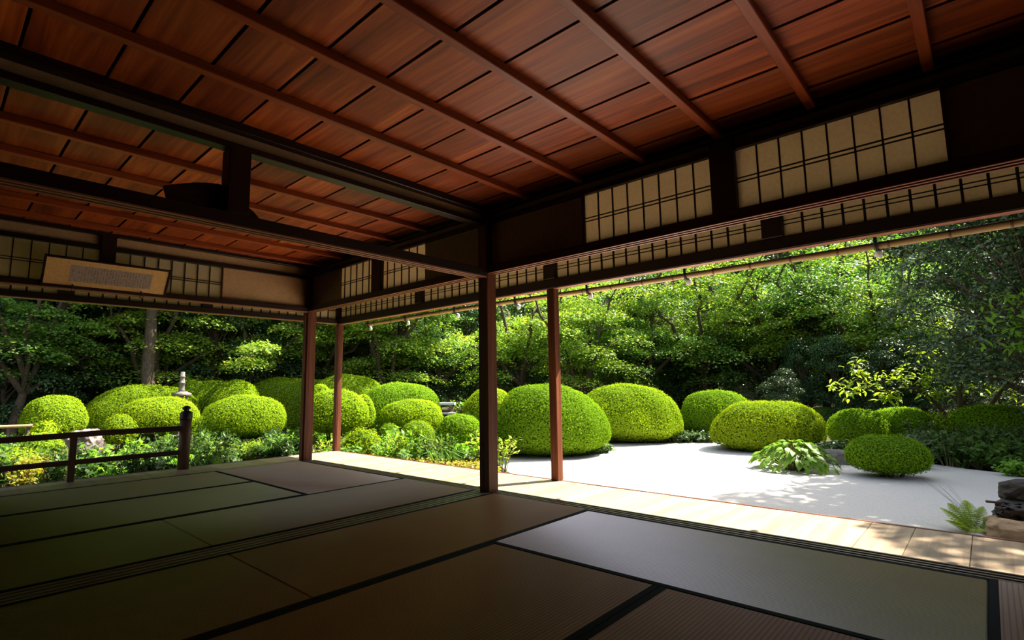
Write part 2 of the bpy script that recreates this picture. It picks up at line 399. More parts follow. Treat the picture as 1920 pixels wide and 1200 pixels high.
# ------------------------------------------------------------------ veranda
ver = empty('veranda_floor', (0, 0, 0)); tag(ver, 'wide pale veranda boards, sunlit along the front of the room', 'veranda', kind='structure')
joints = [-3.93]
while joints[-1] < 1.7: joints.append(joints[-1] + random.uniform(0.23, 0.29))
joints = [j for j in joints if j < 1.72] + [1.86, 2.115, 2.401, 2.614, 2.869]
while joints[-1] < 5.6: joints.append(joints[-1] + random.uniform(0.23, 0.29))
for a, b in zip(joints[:-1], joints[1:]):
    box('plank', (a + 0.0012, b - 0.0012), (0.077, 0.915), (EZ - 0.035, EZ + random.uniform(-0.001, 0.001)), M['deck'], ver, 0.002)
box('edge_board', (-3.93, 5.7), (0.917, 0.945), (EZ - 0.13, EZ + 0.003), M['post_x'], ver, 0.003)
vl = empty('side_veranda_floor'); tag(vl, 'narrow shaded veranda boards along the side of the room', 'veranda', kind='structure')
yy = 0.07
while yy > -4.8:
    w_ = random.uniform(0.24, 0.30)
    box('plank', (-3.905, -3.052), (yy - w_ + 0.0012, yy - 0.0012), (EZ - 0.035, EZ + random.uniform(-0.001, 0.001)), M['deck_x'], vl, 0.002); yy -= w_
box('edge_board', (-3.935, -3.907), (-4.8, 0.90), (EZ - 0.13, EZ + 0.003), M['rail'], vl, 0.003)

# outer posts, outer beam and struts
vf = empty('veranda_frame'); tag(vf, 'dark timber posts and beam at the outer edge of the veranda', 'timber frame', kind='structure')
def post(name, x, y, z0, z1, h, parent, mat='post_z', bev=0.006, groove=True):
    o = box(name, (x - h, x + h), (y - h, y + h), (z0, z1), M[mat], parent, bev)
    if groove:
        for (sx, sy) in ((h, 0), (0, -h)):
            if sx: box('post_bead', (x + h - 0.002, x + h + 0.004), (y - h * 0.55, y - h * 0.25), (z0 + 0.09, z1), M[mat], o.parent, 0.001)
    return o
for x in (-0.03, -3.93): post('outer_post', x, 0.925, EZ - 0.13 if x < -1 else EZ, 1.736, 0.042, vf, groove=(x < -1))
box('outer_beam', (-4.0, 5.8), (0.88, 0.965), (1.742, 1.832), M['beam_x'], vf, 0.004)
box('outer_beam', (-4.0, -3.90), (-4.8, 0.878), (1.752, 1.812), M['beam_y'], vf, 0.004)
box('beam_lit_strip', (-3.97, 5.8), (0.885, 0.960), (1.736, 1.7425), M['rib_x'], vf, 0.001)  # added pale strips: light on the beams' undersides put into their colour
box('beam_lit_strip', (-3.995, -3.905), (-4.8, 0.878), (1.746, 1.7525), M['rib_y'], vf, 0.001)
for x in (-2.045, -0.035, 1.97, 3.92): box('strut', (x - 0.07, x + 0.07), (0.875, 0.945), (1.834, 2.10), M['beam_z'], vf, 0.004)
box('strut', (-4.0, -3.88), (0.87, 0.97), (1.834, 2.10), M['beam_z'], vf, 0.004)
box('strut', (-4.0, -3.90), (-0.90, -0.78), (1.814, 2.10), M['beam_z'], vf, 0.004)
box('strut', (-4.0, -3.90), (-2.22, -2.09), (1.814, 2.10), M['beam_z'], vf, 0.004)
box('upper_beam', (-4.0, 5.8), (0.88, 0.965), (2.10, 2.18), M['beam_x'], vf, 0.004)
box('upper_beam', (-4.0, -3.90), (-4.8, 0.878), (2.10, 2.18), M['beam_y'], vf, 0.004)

# roof with eaves; the side eave is lengthened to shade the side garden
def roof_mesh():
    x0, x1, y0, y1 = -5.15, 7.5, -7.0, 1.62
    zE = 2.00; s = 0.42; ridge_y = (y0 + y1) / 2; h = zE + s * (y1 - ridge_y); rx0 = x0 + (y1 - ridge_y); rx1 = x1 - (y1 - ridge_y)
    V = [(x0, y0, zE), (x1, y0, zE), (x1, y1, zE), (x0, y1, zE), (rx0, ridge_y, h), (rx1, ridge_y, h)]
    t = 0.07
    V += [(a, b, c - t) for a, b, c in V]
    me = bpy.data.meshes.new('roof')
    F = [(0, 1, 5, 4), (1, 2, 5), (2, 3, 4, 5), (3, 0, 4), (6, 10, 11, 7), (7, 11, 8), (8, 11, 10, 9), (9, 10, 6)]
    F += [(0, 6, 7, 1), (1, 7, 8, 2), (2, 8, 9, 3), (3, 9, 6, 0)]
    me.from_pydata(V, [], F); me.update(); return me
tag(link('roof', roof_mesh(), M['roof']), 'hipped roof with deep eaves over the room and veranda', 'roof', kind='structure')

# bamboo gutter under the eave
gut = empty('bamboo_gutter', (0, 1.50, 1.80)); tag(gut, 'long bamboo gutter pole hanging under the front eave', 'gutter')
GL = [(-4.1, 5.7)]
P = [(-4.1 + 9.8 * i / 40, 0.006 * math.sin(i * 0.5), 0.012 * math.sin(i * 0.21)) for i in range(41)]
link('pole', multi_tube('pole', [(P, [0.027] * 41)], 12), M['bamboo'], gut)
x = -3.9; k = 0
while x < 5.6:
    i = (x + 4.1) / 9.8 * 40
    link('node', multi_tube('node', [([(0, 0, 0), (0.008, 0, 0), (0.016, 0, 0)], [0.028, 0.031, 0.028])], 12), M['bamboo_node'], gut, (x, 0.006 * math.sin(i * 0.5), 0.012 * math.sin(i * 0.21)))
    x += random.uniform(0.30, 0.42)
for x in (-4.05, -3.1, -2.05, -1.0, 0.0, 1.06, 2.5, 3.4):
    h = link('bracket', multi_tube('bracket', [([(0, -0.02, 0.19), (0, -0.034, 0.05), (0, -0.034, 0.0), (0, -0.02, -0.036), (0, 0.01, -0.042)], [0.012, 0.012, 0.013, 0.014, 0.012])], 8), M['iron'], gut, (x, 0, 0))
    link('bracket_tip', lathe('tip', [(0.012, -0.05), (0.022, -0.04), (0.024, 0.0), (0.014, 0.012)], 10), M['white'], h, (0.012, 0.015, -0.045), (0.4, 0.2, 0))

# ------------------------------------------------------------------ shoji transom windows
def shoji(name, axis, fixed, span, zr, cols, label, rails=(), frame=0.014, parent_kind='structure', bars=None, th=0.006, bw=0.008, face=1):
    """paper panes between thin bars; axis: the wall's running axis; bars: explicit bar positions"""
    a0, a1 = span; z0, z1 = zr
    if axis == 'x': org = ((a0 + a1) / 2, fixed, z0)
    else: org = (fixed, (a0 + a1) / 2, z0)
    w = empty(name, org); tag(w, label, 'shoji window', kind='structure')
    if bars is None: bars = [a0 + (a1 - a0) * i / cols for i in range(1, cols)]
    mid = (a0 + a1) / 2
    def bx(nm, u0, u1, d0, d1, v0, v1, mat, bev=0.0):
        u0 -= mid; u1 -= mid; v0 -= z0; v1 -= z0
        if axis == 'x': return box(nm, (u0, u1), (d0 * face, d1 * face) if face > 0 else (d1 * face, d0 * face), (v0, v1), M[mat], w, bev)
        return box(nm, (d0 * face, d1 * face) if face > 0 else (d1 * face, d0 * face), (u0, u1), (v0, v1), M[mat], w, bev)
    run, up = ('beam_x', 'beam_z') if axis == 'x' else ('beam_y', 'beam_z')
    edges = [a0] + list(bars) + [a1]
    rz = [z0] + sorted(rails) + [z1]
    for i in range(len(edges) - 1):
        for j in range(len(rz) - 1):
            bx('pane', edges[i] + (bw / 2 if i else 0), edges[i + 1] - (bw / 2 if i < len(edges) - 2 else 0), 0.006, 0.0066, rz[j] + (0.003 if j else 0), rz[j + 1] - (0.003 if j < len(rz) - 2 else 0), 'paper')
    for b in bars: bx('muntin', b - bw / 2, b + bw / 2, -0.004, 0.008, z0, z1, up)
    for r_ in rails: bx('rail', a0, a1, -0.003, 0.007, r_ - 0.003, r_ + 0.003, run)
    return w
SZ0, SZ1 = 1.80, 2.164
shoji('window_1', 'x', 0.0, (0.981, 1.897), (SZ0, SZ1), 8, 'paper transom window next to the plain dark panel by the middle post', (1.972, 1.995))
shoji('window_2', 'x', 0.0, (2.039, 2.974), (SZ0, SZ1), 8, 'large paper transom window high up, the closest one to the viewer', (1.972, 1.995))
b3 = [-2.307 + 0.055 + 0.1145 * i for i in range(5)]
shoji('window_3', 'x', 0.0, (-2.307, -1.655), (SZ0, SZ1), 6, 'small paper transom window beside the corner post in the far room', (1.972, 1.995), bars=[-2.235, -2.115, -1.995, -1.875, -1.755][:5])
shoji('window_4', 'x', 0.0, (-1.495, -0.82), (SZ0, SZ1), 6, 'paper transom window partly hidden behind the beam between the rooms', (1.972, 1.995), bars=[-1.425, -1.305, -1.185, -1.065, -0.94])
shoji('window_5', 'y', -3.0, (-1.945, -1.01), (1.79, 2.125), 8, 'paper transom window beside the framed calligraphy, before the clay panel', (1.940, 1.962), face=-1)
shoji('window_6', 'y', -3.0, (-3.0, -2.07), (1.79, 2.125), 8, 'dim paper transom window at the dark end behind the framed calligraphy', (1.940, 1.962), face=-1)
# low strips of paper panes above the outer beam
spans = [(-3.88, -2.115), (-1.975, -0.105), (0.035, 1.90), (2.04, 3.85)]
names = ['strip of small paper panes above the veranda beam by the far corner post', 'strip of small paper panes above the veranda beam, seen left of the middle post',
         'strip of small paper panes above the veranda beam between outer post and strut', 'strip of small paper panes above the veranda beam at the bright sand end']
for k, (sp_, nm) in enumerate(zip(spans, names)):
    n = round((sp_[1] - sp_[0]) / 0.1245)
    shoji('window_%d' % (7 + k), 'x', 0.92, sp_, (1.833, 2.098), n, nm, (1.925, 1.953), bw=0.014)
for k, (sp_, nm) in enumerate(zip([(-0.778, 0.868), (-2.088, -0.902), (-3.5, -2.222)], ['low strip of paper panes over the side veranda next to the corner', 'low strip of paper panes over the side veranda under the calligraphy', 'low strip of paper panes over the side veranda at the dark end'])):
    n = round((sp_[1] - sp_[0]) / 0.118)
    shoji('window_%d' % (11 + k), 'y', -3.945, sp_, (1.814, 2.098), n, nm, (1.94, 1.962), bw=0.014, face=-1)

# ------------------------------------------------------------------ walls above the openings
def kamoi(parent, axis, fixed, span, z0, z1, half):
    """grooved head rail: a body with three proud ribs beneath"""
    run = 'beam_x' if axis == 'x' else 'beam_y'
    def bx(nm, a, b, v0, v1, mat=run):
        if axis == 'x': return box(nm, span, (a, b), (v0, v1), M[mat], parent, 0.002)
        return box(nm, (a, b), span, (v0, v1), M[mat], parent, 0.002)
    bx('head_rail', fixed - half, fixed + half, z0 + 0.010, z1)
    rib = half * 0.34
    for c in (-half + rib / 2, 0.0, half - rib / 2):
        bx('head_rail_rib', fixed + c - rib / 2, fixed + c + rib / 2, z0, z0 + 0.0105, 'rib_x' if axis == 'x' else 'rib_y')
wf = empty('wall_front'); tag(wf, 'dark transom wall with plain panels over the front opening', 'wall', kind='structure')
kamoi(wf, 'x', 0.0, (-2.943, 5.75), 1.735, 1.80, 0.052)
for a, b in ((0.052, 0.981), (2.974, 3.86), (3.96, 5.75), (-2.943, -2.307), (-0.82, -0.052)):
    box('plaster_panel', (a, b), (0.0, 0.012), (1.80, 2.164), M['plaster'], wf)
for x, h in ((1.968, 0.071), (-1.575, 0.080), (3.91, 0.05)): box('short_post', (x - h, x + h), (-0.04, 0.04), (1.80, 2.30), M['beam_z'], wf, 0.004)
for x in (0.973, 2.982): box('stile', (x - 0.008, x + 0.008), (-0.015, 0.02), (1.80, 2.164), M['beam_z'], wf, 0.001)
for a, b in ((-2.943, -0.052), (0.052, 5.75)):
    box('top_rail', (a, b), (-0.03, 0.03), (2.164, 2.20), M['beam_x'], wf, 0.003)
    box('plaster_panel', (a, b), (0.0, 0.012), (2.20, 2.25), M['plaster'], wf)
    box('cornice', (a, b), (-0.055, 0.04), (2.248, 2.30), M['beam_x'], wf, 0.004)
wl_ = empty('wall_left'); tag(wl_, 'transom wall with clay panel over the side veranda opening', 'wall', kind='structure')
kamoi(wl_, 'y', -3.0, (-4.85, -0.057), 1.727, 1.785, 0.050)
box('plaster_panel', (-3.012, -3.0), (-1.00, -0.057), (1.785, 2.145), M['plaster'], wl_)
box('plaster_panel', (-3.012, -3.0), (-4.85, -3.0), (1.785, 2.145), M['plaster'], wl_)
for y in (-2.008, -3.05): box('short_post', (-3.045, -2.955), (y - 0.058, y + 0.058), (1.785, 2.30), M['beam_z'], wl_, 0.004)
box('stile', (-3.015, -2.985), (-1.010, -0.998), (1.785, 2.13), M['post_z'], wl_, 0.001)
for a, b in ((-4.85, -2.068), (-1.948, -0.057)):
    box('top_rail', (-3.03, -2.97), (a, b), (2.128 if a < -2.5 else 2.130, 2.168), M['beam_y'], wl_, 0.003)
    box('plaster_panel', (-3.012, -3.0), (a, b), (2.168, 2.262), M['plaster'], wl_)
    box('cornice', (-3.04, -2.945), (a, b), (2.262, 2.30), M['beam_y'], wl_, 0.004)
wm = empty('wall_between'); tag(wm, 'open transom beam and hanging short post dividing the two rooms', 'wall', kind='structure')
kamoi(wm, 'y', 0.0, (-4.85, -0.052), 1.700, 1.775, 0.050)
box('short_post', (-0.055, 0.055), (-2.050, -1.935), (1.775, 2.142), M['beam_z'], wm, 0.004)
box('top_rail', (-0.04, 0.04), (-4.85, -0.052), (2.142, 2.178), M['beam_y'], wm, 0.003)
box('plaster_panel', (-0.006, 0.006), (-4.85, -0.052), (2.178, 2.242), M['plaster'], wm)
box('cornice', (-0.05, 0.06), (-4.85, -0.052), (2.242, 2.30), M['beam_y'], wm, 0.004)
# full-height posts
pm = empty('middle_post', (0, 0, 0)); tag(pm, 'square reddish timber post standing between the two rooms', 'post', kind='structure')
box('post_shaft', (-0.052, 0.052), (-0.062, 0.052), (-0.055, 2.30), M['post_z'], pm, 0.007)
pc = empty('corner_post', (0, 0, 0)); tag(pc, 'grooved corner post where the two verandas meet', 'post', kind='structure')
box('post_shaft', (-3.057, -2.947), (-0.057, 0.055), (-0.055, 2.30), M['post_z'], pc, 0.007)
box('door_stop', (-2.990, -2.968), (-0.078, -0.057), (-0.002, 1.73), M['post_z'], pc, 0.002)
# back and right hand walls of the rooms (behind the viewer)
tag(box('wall_back', (-3.05, 4.0), (-3.98, -3.89), (-0.05, 2.30), M['dark_wall']), 'dark sliding-door wall behind the viewer', 'wall', kind='structure')
tag(box('wall_right', (3.905, 3.995), (-3.89, -0.06), (-0.05, 2.30), M['dark_wall']), 'dark side wall of the near room', 'wall', kind='structure')

# unseen panels closing the side and front openings, added to cut indoor light
box('unseen_wall_panel', (-3.03, -2.97), (-3.89, -2.75), (-0.05, 1.727), M['dark_wall'], wl_)
box('unseen_wall_panel', (3.91, 5.8), (-0.03, 0.05), (-0.05, 1.735), M['dark_wall'], wf)
# ------------------------------------------------------------------ ceiling
cl = empty('ceiling', (0, 0, 2.29)); tag(cl, 'reddish cedar board ceiling on slender battens', 'ceiling', kind='structure')
ys = [0.09] + [-0.193 - 0.302 * k for k in range(16)]
for (xa, xb) in ((0.005, 5.75), (-2.99, -0.005)):
    for a, b in zip(ys[:-1], ys[1:]):
        y1, y0 = min(a, 0.05), max(b, -4.86)
        if y1 - y0 < 0.05: continue
        me = box_mesh(xb - xa, y1 - y0 - 0.012, 0.012, 0.001)
        link('plank', me, M['ceil_board'], cl, ((xa + xb) / 2, (y0 + y1) / 2, 0.008 + random.uniform(-.001, .001)), (random.uniform(0.006, 0.02), 0, 0))
for xc in [0.5 + 0.489 * k for k in range(11)] + [-0.235 - 0.492 * k for k in range(6)]:
    box('batten', (xc - 0.0225, xc + 0.0225), (-4.86, -0.02), (-0.042, 0.002), M['ceil_beam'], cl, 0.003)
box('added_light_blocker', (-3.0, 5.8), (-4.9, 0.06), (0.022, 0.05), M['void'], cl)  # dark sheet added to block light above the board gaps

# ------------------------------------------------------------------ tatami mats
def tatami(x0, x1, y0, y1, label):
    w, d = x1 - x0, y1 - y0
    along_x = w > d
    L, W = (w, d) if along_x else (d, w)
    root = empty('tatami_mat', ((x0 + x1) / 2, (y0 + y1) / 2, -0.055), 0 if along_x else math.pi / 2)
    tag(root, label, 'tatami mat', 'straw mats covering the two rooms')
    g = 0.0012
    box('rush_surface', (-L / 2 + g, L / 2 - g), (-W / 2 + 0.002, W / 2 - 0.002), (0.0, 0.055), M['tatami'], root, 0.004)
    for s in (-1, 1):
        y = s * (W / 2 - 0.0165)
        box('cloth_border', (-L / 2 + g, L / 2 - g), (y - 0.0155, y + 0.0155), (0.03, 0.0562), M['heri'], root, 0.001)
    return root
T = tatami
T(0.072, 0.985, -1.971, -0.060, 'brown straw mat lying against the foot of the middle post')
T(0.072, 0.985, -3.882, -1.971, 'dark brown straw mat behind a seam, along the sill between the rooms')
T(0.985, 2.938, -0.997, -0.060, 'grey straw mat in the near room, beside the sunlit veranda')
T(0.985, 1.945, -2.910, -0.997, 'brown straw mat in the near room, below the grey mat')
T(1.945, 2.938, -2.910, -0.997, 'ribbed brown-grey straw mat at the bottom edge of the picture')
T(2.938, 3.900, -1.971, -0.060, 'straw mat cut off by the bottom corner, past the end of the grey mat')
T(0.985, 2.900, -3.882, -2.910, 'straw mat under the viewer across the brown mats')
T(-2.965, -1.035, -1.000, -0.062, 'grey straw mat in the far room, in front of the corner post')
T(-2.965, -2.002, -2.915, -1.000, 'straw mat in the far room next to the side veranda')
T(-2.002, -1.035, -2.915, -1.000, 'middle straw mat of the far room, between two long border lines')
T(-1.035, -0.102, -1.970, -0.062, 'straw mat in the far room, along the sill near the middle post')
T(-1.035, -0.102, -3.880, -1.970, 'dark straw mat in the far room, along the sill behind a seam')
T(-2.965, -1.035, -3.880, -2.915, 'straw mat at the dark end of the far room')

# ------------------------------------------------------------------ framed calligraphy on the side wall
lean = math.atan2(0.13, 0.21)
fc = empty('framed_calligraphy', (-2.938, -2.0, 1.752), 0)
tag(fc, 'long framed calligraphy with tan mount, leaning out above the side opening', 'picture frame')
hold = fc; fc.rotation_euler = (0, lean, 0)
FW, FH = 0.915, 0.262
box('backing_board', (-0.012, 0.0), (-FW / 2, FW / 2), (0, FH), M['beam_y'], fc, 0.001)
box('mount', (0.0002, 0.003), (-FW / 2 + 0.008, FW / 2 - 0.008), (0.008, FH - 0.008), M['gold'], fc)
for nm, a, b in (('frame_rail', (-FW / 2 - 0.008, FW / 2 + 0.008), (-0.008, 0.008)), ('frame_rail', (-FW / 2 - 0.008, FW / 2 + 0.008), (FH - 0.008, FH + 0.008)),
                 ('frame_stile', (-FW / 2 - 0.008, -FW / 2 + 0.008), (0.008, FH - 0.008)), ('frame_stile', (FW / 2 - 0.008, FW / 2 + 0.008), (0.008, FH - 0.008))):
    box(nm, (-0.012, 0.012), a, b, M['beam_y'], fc, 0.002)
sheet = box('paper_sheet', (0.0032, 0.0042), (-0.285, 0.325), (0.048, 0.205), M['grey_paper'], fc)
V = []; F = []
def stroke(y, z, l, a, t):
    c, s = math.cos(a), math.sin(a); i = len(V)
    for u, v_ in ((-l, -t), (l, -t), (l, t), (-l, t)): V.append((0.0, y + u * c - v_ * s, z + u * s + v_ * c))
    F.append((i, i + 1, i + 2, i + 3))
rr = random.Random(3)
cols_ = 27
for c in range(cols_):
    y = 0.305 - 0.57 * c / (cols_ - 1)
    rows = range(8)
    if c == cols_ - 1: rows = [1, 2, 3, 4, 5]
    if c == cols_ - 2: rows = [6, 7]
    if c == cols_ - 4: rows = [2, 3, 4, 6, 7]
    if c == cols_ - 3: rows = [2, 3, 6]
    for q in rows:
        z = 0.190 - 0.0175 * q
        for _ in range(rr.randint(3, 6)):
            stroke(y + rr.uniform(-.005, .005), z + rr.uniform(-.006, .006), rr.uniform(.0012, .005), rr.choice([0, 0, math.pi / 2, .7, -.7, rr.uniform(0, 3)]), rr.uniform(.0006, .0011))
Vn = np.array(V) - np.array([0, 0.02, 0.1265])
wr = link('writing', np_mesh('writing', Vn, F), M['ink'], sheet, (0.0011, 0, 0)); wr['kind'] = 'stuff'
for y in (-0.255, 0.255):
    pth = [(0.012, y, -0.040), (0.034, y, -0.030), (0.040, y, 0.006), (0.022, y, 0.028), (0.012, y + 0.012, 0.012), (0.020, y + 0.028, -0.028)]
    link('iron_hook', multi_tube('hook', [(pth, [0.004, 0.005, 0.005, 0.005, 0.004, 0.003])], 6), M['iron'], fc)

# hump-shaped carved board standing in the open transom
def hump():
    pr = [(-2.325, 1.745), (-2.318, 1.873), (-2.29, 1.885), (-2.24, 1.905), (-2.185, 1.927), (-2.12, 1.945), (-2.055, 1.955), (-1.98, 1.935), (-1.93, 1.895), (-1.905, 1.868), (-1.868, 1.842), (-1.845, 1.822), (-1.828, 1.79), (-1.82, 1.745)]
    pr = [(-2.29, 1.775)] + [(-2.296, 1.80), (-2.318, 1.873)] + pr[2:-2] + [(-1.828, 1.80), (-1.822, 1.775)]
    n = len(pr); V = []
    for s in (-0.012, 0.012): V += [(s, a + 2.05, b - 1.775) for a, b in pr]
    me = bpy.data.meshes.new('carved_board')
    F = [tuple(range(n))[::-1], tuple(range(n, 2 * n))] + [(i, (i + 1) % n, n + (i + 1) % n, n + i) for i in range(n)]
    me.from_pydata(V, [], F); me.update(); return me
tag(link('transom_carving', hump(), M['beam_y'], None, (-0.075, -2.05, 1.777)), 'black hump-shaped carved board standing on the beam between the rooms', 'carving')
# shelf ledge carrying the carving
box('ledge', (-0.10, -0.05), (-2.45, -1.72), (1.752, 1.777), M['beam_y'], wm, 0.002)

# ------------------------------------------------------------------ railing of the side veranda
rl = empty('veranda_railing', (-3.80, -1.03, EZ)); tag(rl, 'dark wooden railing with capped end post on the side veranda', 'railing')
link('end_post', lathe('end_post', [(0.058, 0), (0.058, 0.545)], 20), M['rail_z'], rl)
link('post_cap', lathe('post_cap', [(0.062, 0.545), (0.064, 0.56), (0.064, 0.615), (0.052, 0.636), (0.030, 0.645), (0.026, 0.655), (0.040, 0.667), (0.043, 0.678), (0.034, 0.692), (0.012, 0.702)], 20), M['iron'], rl)
for nm, y in (('baluster', -0.985), ('baluster', -2.2), ('baluster', -3.4)):
    box(nm, (-0.028, 0.028), (y - 0.028, y + 0.028), (0.0, 0.44), M['rail_z'], rl, 0.003)
def bar(nm, pts, hw, hh):
    V = []; F = []
    for p in pts:
        for a, b in ((-hw, -hh), (hw, -hh), (hw, hh), (-hw, hh)): V.append((p[0] + a, p[1], p[2] + b))
    for i in range(len(pts) - 1):
        for j in range(4): k = (j + 1) % 4; F.append((i * 4 + j, i * 4 + k, i * 4 + 4 + k, i * 4 + 4 + j))
    F += [(0, 1, 2, 3), tuple(len(V) - 1 - i for i in range(4))]
    return link(nm, np_mesh(nm, V, F), M['rail'], rl)
bar('top_rail', [(0, -0.05, 0.452), (0, -0.76, 0.455), (0, -1.5, 0.44), (0, -3.6, 0.42)], 0.032, 0.027)
bar('lower_rail', [(0, -0.05, 0.187), (0, -1.5, 0.182), (0, -3.6, 0.178)], 0.026, 0.024)

# ------------------------------------------------------------------ foliage builders
def unit(v): return v / (np.linalg.norm(v, axis=-1, keepdims=True) + 1e-9)
def leaf_quads(P, Nn, L, Wd, rg, fold=0.0):
    """one diamond-shaped blade for each point"""
    n = len(P)
    r = unit(rg.normal(size=(n, 3)))
    d = unit(np.cross(Nn, r)); s = np.cross(Nn, d)
    l = (L * rg.uniform(0.7, 1.25, n))[:, None]; w = (Wd * rg.uniform(0.75, 1.2, n))[:, None]
    V = np.stack([P - d * l * 0.5, P + s * w * 0.5 - d * l * 0.05, P + d * l * 0.5, P - s * w * 0.5 - d * l * 0.05], 1).reshape(-1, 3)
    F = np.arange(4 * n).reshape(n, 4)
    return V, F
def join(parts):
    Vs, Fs, o = [], [], 0
    for V, F in parts: Vs.append(V); Fs.append(F + o); o += len(V)
    return np.concatenate(Vs), np.concatenate(Fs)

def dome_shape(D, rx, ry, h, rg, p=2.3, waist=0.36, skew=0.0):
    """D unit directions -> points of a clipped cushion shape standing on z=0"""
    c = h * waist
    ex = np.abs(D) ** p
    up = D[:, 2] >= 0
    rz = np.where(up, h - c, c * 1.0)
    t = (ex[:, 0] / rx ** p + ex[:, 1] / ry ** p + ex[:, 2] / rz ** p) ** (-1 / p)
    ph = rg.uniform(0, 6.28, 6)
    wob = 1 + 0.018 * np.sin(5 * D[:, 0] + ph[0]) * np.sin(4 * D[:, 1] + ph[1]) + 0.018 * np.sin(7 * D[:, 2] + 3 * D[:, 0] + ph[2]) + 0.012 * np.sin(9 * D[:, 0] + 8 * D[:, 1] + ph[3])
    P = D * (t * wob)[:, None]
    G = np.stack([np.sign(D[:, 0]) * np.abs(P[:, 0]) ** (p - 1) / rx ** p, np.sign(D[:, 1]) * np.abs(P[:, 1]) ** (p - 1) / ry ** p, np.sign(D[:, 2]) * np.abs(P[:, 2]) ** (p - 1) / rz ** p], 1)
    P[:, 2] += c
    P[:, 0] += skew * rx * np.clip(P[:, 2] / h, 0, 1) ** 1.5
    return P, unit(G)
def sphere_dirs(n, rg): return unit(rg.normal(size=(n, 3)))
def uv_dome(rx, ry, h, seed, p, k=0.94, nu=36, nv=18, waist=0.36, skew=0.0):
    a = np.linspace(0, 2 * np.pi, nu, endpoint=False); b = np.linspace(-np.pi / 2 + 0.02, np.pi / 2 - 0.02, nv)
    B, A = np.meshgrid(b, a, indexing='ij')
    D = np.stack([np.cos(B) * np.cos(A), np.cos(B) * np.sin(A), np.sin(B)], -1).reshape(-1, 3)
    P, _ = dome_shape(D, rx, ry, h, np.random.default_rng(seed), p, waist, skew)
    P = P * k; P[:, 2] += h * (1 - k) * 0.4
    I = np.arange(nu * nv).reshape(nv, nu); J = np.roll(I, -1, 1)
    F = np.stack([I[:-1], J[:-1], J[1:], I[1:]], -1).reshape(-1, 4)
    return P, F
SHRUB_TRI = 0
def shrub(label, loc, rx, ry, h, rz=0.0, mat='azalea', seed=1, p=2.3, leaf=0.036, dens=3000, clear=0.0, group='clipped azalea mounds', shag=0.012, stems=4, waist=0.36, skew=0.0):
    """clipped azalea: leaf shell, twiggy heart and stems; clear lifts the foliage off the ground"""
    root = empty('azalea_bush', (loc[0], loc[1], loc[2] if len(loc) > 2 else GZ), rz)
    tag(root, label, 'shrub', group)
    hh = h - clear
    area = 4 * np.pi * (((rx * ry) ** 1.6 + (rx * hh / 2) ** 1.6 + (ry * hh / 2) ** 1.6) / 3) ** (1 / 1.6)
    n = int(min(42000, area * dens * 1.3))
    rg = np.random.default_rng(seed)
    # spread evenly over the surface: draw directions stretched to the shape
    D = unit(rg.normal(size=(n, 3)) * np.array([rx, ry, hh * 0.5]))
    P, Nn = dome_shape(D, rx, ry, hh, np.random.default_rng(seed), p, waist, skew)
    P += Nn * rg.normal(0, shag, n)[:, None]
    keep = P[:, 2] > -0.0; P, Nn = P[keep], Nn[keep]
    Nl = unit(Nn + rg.normal(0, 0.26, P.shape))
    V, F = leaf_quads(P, Nl, leaf, leaf * 0.62, rg)
    V[:, 2] += clear
    link('foliage', np_mesh('azalea_foliage', V, F), M[mat], root)
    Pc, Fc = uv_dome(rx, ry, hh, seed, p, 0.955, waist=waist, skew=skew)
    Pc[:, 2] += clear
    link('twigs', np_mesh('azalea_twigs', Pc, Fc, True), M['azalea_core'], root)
    tubes = []
    for k in range(stems):
        a = 6.28 * k / stems + rg.uniform(0, 1); rr_ = rg.uniform(0.15, 0.45)
        tubes.append(([(rr_ * rx * 0.5 * math.cos(a), rr_ * ry * 0.5 * math.sin(a), -0.05), (rr_ * rx * math.cos(a), rr_ * ry * math.sin(a), clear + 0.12 * h), (rr_ * 1.7 * rx * math.cos(a), rr_ * 1.7 * ry * math.sin(a), clear + 0.35 * h)], [0.022, 0.017, 0.01]))
    link('stems', multi_tube('azalea_stems', tubes, 6), M['bark_dark'], root)
    return root
def shrub_px(label, x0, x1, top, base=None, depth=None, ratio=0.85, gz=GZ, **kw):
    """stand a mound where the view ray meets the ground, or at a given depth; size from its apparent width and top"""
    xc = (x0 + x1) / 2
    th = math.atan2(xc - 960, FPX)
    if depth is None:
        g = on_plane(xc, base, 2, gz); d = float((g - CAM) @ AF)
        R = (x1 - x0) / 2 * d / FPX * math.cos(th)
        hd = np.array([g[0] - CAM[0], g[1] - CAM[1]]); hd /= np.linalg.norm(hd)
        d += R * ratio * 0.8 * float(np.array([hd[0], hd[1], 0]) @ AF)
    else: d = depth
    R = (x1 - x0) / 2 * d / FPX * math.cos(th)
    pt = at_depth(xc, top, d); h = pt[2] - gz
    ang = math.atan2(pt[0] - CAM[0], pt[1] - CAM[1])
    return shrub(label, (pt[0], pt[1], gz), R, R * ratio, h, -ang, **kw)

S = shrub_px
